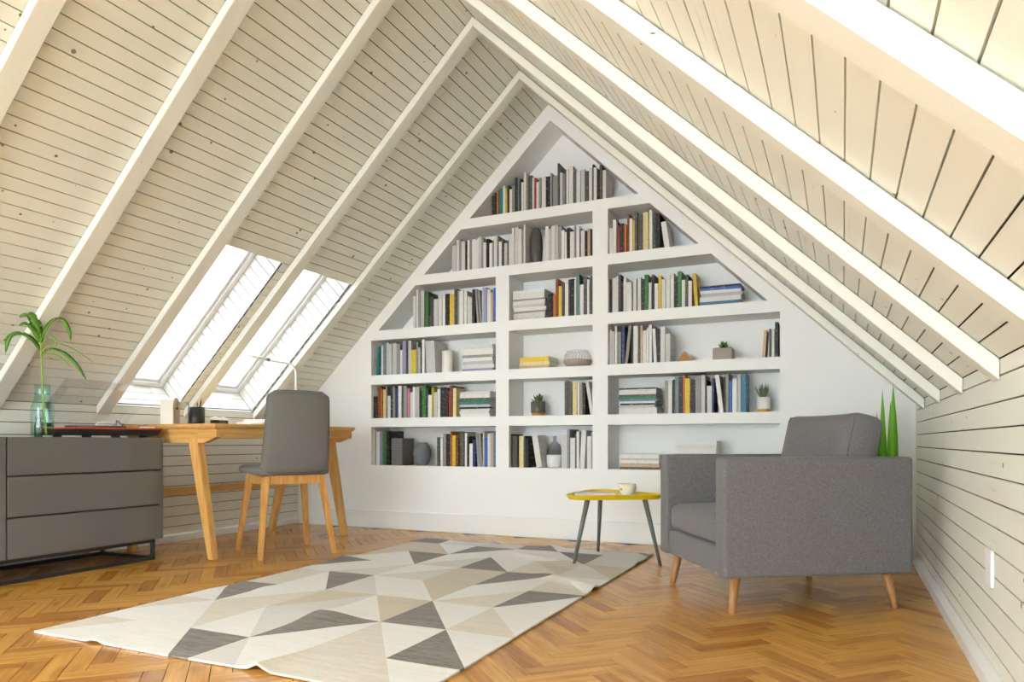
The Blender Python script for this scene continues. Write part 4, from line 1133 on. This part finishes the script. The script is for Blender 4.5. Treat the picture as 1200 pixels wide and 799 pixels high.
for (row, comp), lst in BOOKS.items():
    for i, (x, w, h, col, lean) in enumerate(lst):
        h *= rb.uniform(.985, 1.0)
        lo, hi = {'desk': (-3.3765, -2.2845), 'middle': (-2.1765, -1.5495), 'gable': (-1.4385, -.3495), 'wide': (-9, -1.5495), 'peak': (-9, 9)}[comp]
        xl, xr = max(x - w / 2, lo), min(x + w / 2, hi)
        x, w = (xl + xr) / 2, max(xr - xl, .005)
        h = min(h, AZ - .952 * (AX - (x - w / 2)) - RZ[row] - .008, AZ - .957 * ((x + w / 2) - AX) - RZ[row] - .008)   # stay under the slanted sides
        dep = min(.20, max(.13, h * rb.uniform(.68, .8)))
        yf = YB + .03 + rb.uniform(0, .012)
        size = 'slim' if w < .016 else ('thick' if w > .026 else ('tall' if h > .24 else 'medium'))
        bnm = BOOKCOL[col][0]
        lab = '%s %s book%s, %s from the desk end, %s%s' % (size, bnm, ' leaning' if lean else '', ORD(i + 1), CPN[comp], SHN[row])
        a = R(-lean)
        if lean:
            w_ = w
            base_c = x
        else: base_c = x
        piv = -w / 2 if lean > 0 else (w / 2 if lean < 0 else 0)
        ox = -piv                                       # mesh offset so that the pivot edge is at the origin
        t = min(.0022, w * .16)
        c = MB()
        c.box(ox - w / 2, ox - w / 2 + t, 0, dep, 0, h); c.box(ox + w / 2 - t, ox + w / 2, 0, dep, 0, h)
        c.box(ox - w / 2 + t, ox + w / 2 - t, 0, t, 0, h)
        bo = c.build('book', BM[col], None, (base_c + piv, yf, RZ[row] + .0004), (0, a, 0))
        tag(bo, lab, 'book', 'books standing on the shelves of the built-in bookcase')
        MB().box(ox - w / 2 + t, ox + w / 2 - t, t, dep - .003, .003, h - .004).build('pages', 'white_paper', bo)

# ---- flat piles: bottom to top (colour, height); x centre, width
def pile(row, x, wid, items, where, cat='book'):
    z = RZ[row] + .0003
    n = len(items)
    for i, (col, h) in enumerate(items):
        pos = 'lowest' if i == 0 else ('topmost' if i == n - 1 else ORD(i + 1) + ' from bottom')
        lab = '%s flat book, %s in pile %s' % (BOOKCOL[col][0], pos, where)
        dx = rb.uniform(-.006, .006); ww = wid * rb.uniform(.94, 1.0)
        o = empty('flat_book', (x + dx, YB + .035 + .085, z), R(rb.uniform(-2.5, 2.5)))
        tag(o, lab, 'book', 'books lying in flat piles on the bookcase')
        t = min(.002, h * .15); dp = .17
        c = MB(); c.box(-ww / 2, ww / 2, -dp / 2, dp / 2, 0, t); c.box(-ww / 2, ww / 2, -dp / 2, dp / 2, h - t, h); c.box(-ww / 2, ww / 2, -dp / 2, -dp / 2 + t, t, h - t)
        c.build('cover', BM[col], o)
        MB().box(-ww / 2 + .003, ww / 2 - .003, -dp / 2 + t, dp / 2 - .003, t, h - t).build('pages', 'white_paper', o)
        z += h + .0002
pile(4, -2.036, .254, [('L', .02), ('W', .03), ('G', .014), ('W', .026), ('L', .02), ('W', .028), ('G', .012), ('W', .042), ('W', .02)], 'beside black books, third shelf')
pile(4, -.705, .262, [('S', .026), ('W', .03), ('L', .022), ('W', .018), ('U', .016), ('K', .014)], 'at slanted end of third shelf')
pile(3, -2.447, .262, [('V', .02), ('W', .03), ('L', .024), ('W', .026), ('G', .02), ('W', .044), ('W', .03)], 'beside the candle, fourth shelf')
pile(2, -2.475, .262, [('W', .022), ('W', .02), ('W', .016), ('K', .014), ('L', .018), ('S', .018), ('E', .016), ('D', .014), ('W', .026), ('W', .02)], 'in desk-side compartment, fifth shelf')
pile(2, -1.245, .262, [('W', .022), ('W', .02), ('L', .018), ('K', .012), ('W', .014), ('S', .016), ('E', .014), ('D', .014), ('W', .034), ('K', .01)], 'in armchair-side compartment, fifth shelf')
pile(1, -1.235, .275, [('D', .016), ('F', .014), ('F', .01), ('W', .02), ('L', .014), ('W', .026)], 'next to the divider, bottom shelf')
pile(1, -.862, .262, [('W', .03), ('L', .026), ('W', .026), ('L', .026), ('W', .03), ('W', .024), ('W', .026)], 'behind the armchair, bottom shelf')
pile(3, -1.995, .235, [('F', .022), ('C', .026), ('Y', .034)], 'beside the wire bowl, fourth shelf')

YC = YB + .125
# egg-shaped vase
o = empty('egg_vase', (-2.017, YC, 1.945)); tag(o, 'tall dark grey egg-shaped vase between the white books', 'vase')
MB().lathe([(0, 0), (.026, 0), (.034, .006), (.041, .06), (.047, .13), (.045, .19), (.037, .24), (.026, .272), (.012, .283), (.008, .283), (.012, .275), (0, .26)], 40).build('body', 'dark_ceramic', o)
# candle
o = empty('pillar_candle', (-2.757, YC, 1.197)); tag(o, 'ivory pillar candle between the leaning file and the flat books', 'candle')
MB().lathe([(0, 0), (.043, 0), (.044, .003), (.044, .172), (.041, .176), (.03, .172), (0, .170)], 36).build('wax_body', 'wax', o)
MB().tube([(0, 0, .17), (.001, 0, .18), (.003, .001, .19)], .002, 6).build('wick', 'black', o)
# leaning patterned file on the fourth shelf
o = empty('magazine_file', (-2.887, YB + .03, 1.1975)); tag(o, 'pale grey printed magazine file leaning beside the candle', 'magazine file')
o.rotation_euler = (0, R(-3), 0)
c = MB(); c.box(0, .0025, 0, .19, 0, .245); c.box(.0775, .08, 0, .19, 0, .245); c.box(.0025, .0775, 0, .0025, 0, .245); c.build('case', BM['L'], o)
MB().box(.004, .076, .004, .185, .002, .232).build('papers', 'white_paper', o)
# grey ribbed box on the bottom shelf
o = empty('ribbed_box', (-3.158, YB + .03, .49)); tag(o, 'grey ribbed storage box beside the round vase, bottom shelf', 'box')
MB().box(-.05, .05, 0, .17, 0, .212, bev=.004).build('body', 'concrete_dark', o)
for k in range(5):
    MB().box(-.051, .051, -.004, .0, .126 + k * .017, .133 + k * .017, bev=.001).build('rib', 'grey_weave', o)
# round textured vase
o = empty('round_vase', (-2.984, YC, .49)); tag(o, 'round grey textured vase on the bottom shelf', 'vase')
MB().lathe([(0, 0), (.034, 0), (.038, .004), (.058, .04), (.071, .085), (.069, .12), (.055, .155), (.04, .172), (.038, .18), (.033, .18), (.034, .172), (.05, .15), (.06, .12), (0, .03)], 44).build('body', 'grey_weave', o)
# two-tone glass vase
o = empty('two_tone_vase', (-1.874, YC, .49)); tag(o, 'grey glass vase with white lower half on the bottom shelf', 'vase')
MB().lathe([(0, 0), (.045, 0), (.05, .006), (.058, .04), (.0585, .092), (0, .092)], 40).build('white_dip', 'white_glaze', o)
MB().lathe([(.0585, .092), (.054, .13), (.040, .165), (.022, .184), (.015, .19), (.015, .222), (.018, .226), (.015, .226), (.0125, .222), (.0125, .19), (.02, .181), (.038, .162), (.052, .129), (.056, .092)], 40).build('glass_body', 'grey_glass', o)
# potted succulents
def rosette(root, z, n, L, w, mat, seed, spread=1.0):
    r_ = random.Random(seed)
    for i in range(n):
        a = i * 2.4 + r_.uniform(-.2, .2); el = R(r_.uniform(35, 85)) * spread
        d = Vector((math.cos(a) * math.cos(el), math.sin(a) * math.cos(el), math.sin(el)))
        l = L * r_.uniform(.7, 1.1); p0 = Vector((math.cos(a) * .006, math.sin(a) * .006, z))
        m = MB(); m.tube([p0, p0 + d * l * .35, p0 + d * l * .7 + Vector((0, 0, l * .06)), p0 + d * l + Vector((0, 0, l * .14))], [w * .6, w, w * .75, w * .1], 7, flat=.55)
        m.build('leaf', mat, root)
o = empty('potted_succulent', (-2.003, YC, .86)); tag(o, 'green succulent in a dark grey pot with ochre foot band', 'plant')
MB().lathe([(0, 0), (.046, 0), (.046, .024), (0, .024)], 36).build('foot_band', 'gold', o)
MB().lathe([(0, .024), (.05, .024), (.052, .027), (.052, .105), (.047, .105), (.047, .092), (0, .092)], 36).build('pot', 'dark_ceramic', o)
rosette(o, .09, 16, .065, .011, 'succulent', 1)
o = empty('potted_aloe', (-.455, YC, .86)); tag(o, 'spiky grey-green aloe in a white pot with ochre foot band', 'plant')
MB().lathe([(0, 0), (.038, 0), (.038, .022), (0, .022)], 36).build('foot_band', 'gold', o)
MB().lathe([(0, .022), (.042, .022), (.044, .025), (.044, .098), (.039, .098), (.039, .086), (0, .086)], 36).build('pot', 'white_glaze', o)
rosette(o, .085, 22, .085, .0055, 'aloe', 2)
o = empty('concrete_planter', (-.70, YC, 1.197)); tag(o, 'square taupe concrete planter with a small green plant', 'planter')
c = MB(); c.box(-.06, .06, -.06, .06, 0, .08, bev=.003); c.build('pot', 'taupe', o)
MB().box(-.05, .05, -.05, .05, .0795, .083).build('soil', 'soil', o)
rosette(o, .08, 14, .045, .010, 'succulent', 5)
# wooden pyramid
o = empty('wooden_pyramid', (-.95, YC, 1.197)); tag(o, 'small copper-brown wooden pyramid on the fourth shelf', 'ornament')
c = MB(); c.loft([[(-.052, -.03, 0), (.052, -.03, 0), (.052, .03, 0), (-.052, .03, 0)], [(-.05, -.028, .006), (.05, -.028, .006), (.05, .028, .006), (-.05, .028, .006)], [(-.002, -.002, .082), (.002, -.002, .082), (.002, .002, .082), (-.002, .002, .082)]]); c.build('body', 'pyramid', o)
# wire bowl
o = empty('wire_bowl', (-1.70, YC, 1.197)); tag(o, 'clay bowl with a pale wire basket rim on the fourth shelf', 'bowl')
MB().lathe([(0, 0), (.05, 0), (.085, .018), (.099, .04), (.102, .054), (.098, .054), (.094, .04), (.08, .022), (.045, .008), (0, .007)], 44).build('dish', 'bowl', o)
for i in range(26):
    a = 2 * math.pi * i / 26; a2 = a + .14
    m = MB(); m.tube([(.098 * math.cos(a), .098 * math.sin(a), .05), (.09 * math.cos(a2), .09 * math.sin(a2), .085), (.072 * math.cos(a), .072 * math.sin(a), .118)], .0016, 5); m.build('wire', 'wire', o)
m = MB(); m.tube([(.072 * math.cos(2 * math.pi * i / 32), .072 * math.sin(2 * math.pi * i / 32), .118) for i in range(33)], .0018, 5, caps=False); m.build('rim_wire', 'wire', o)
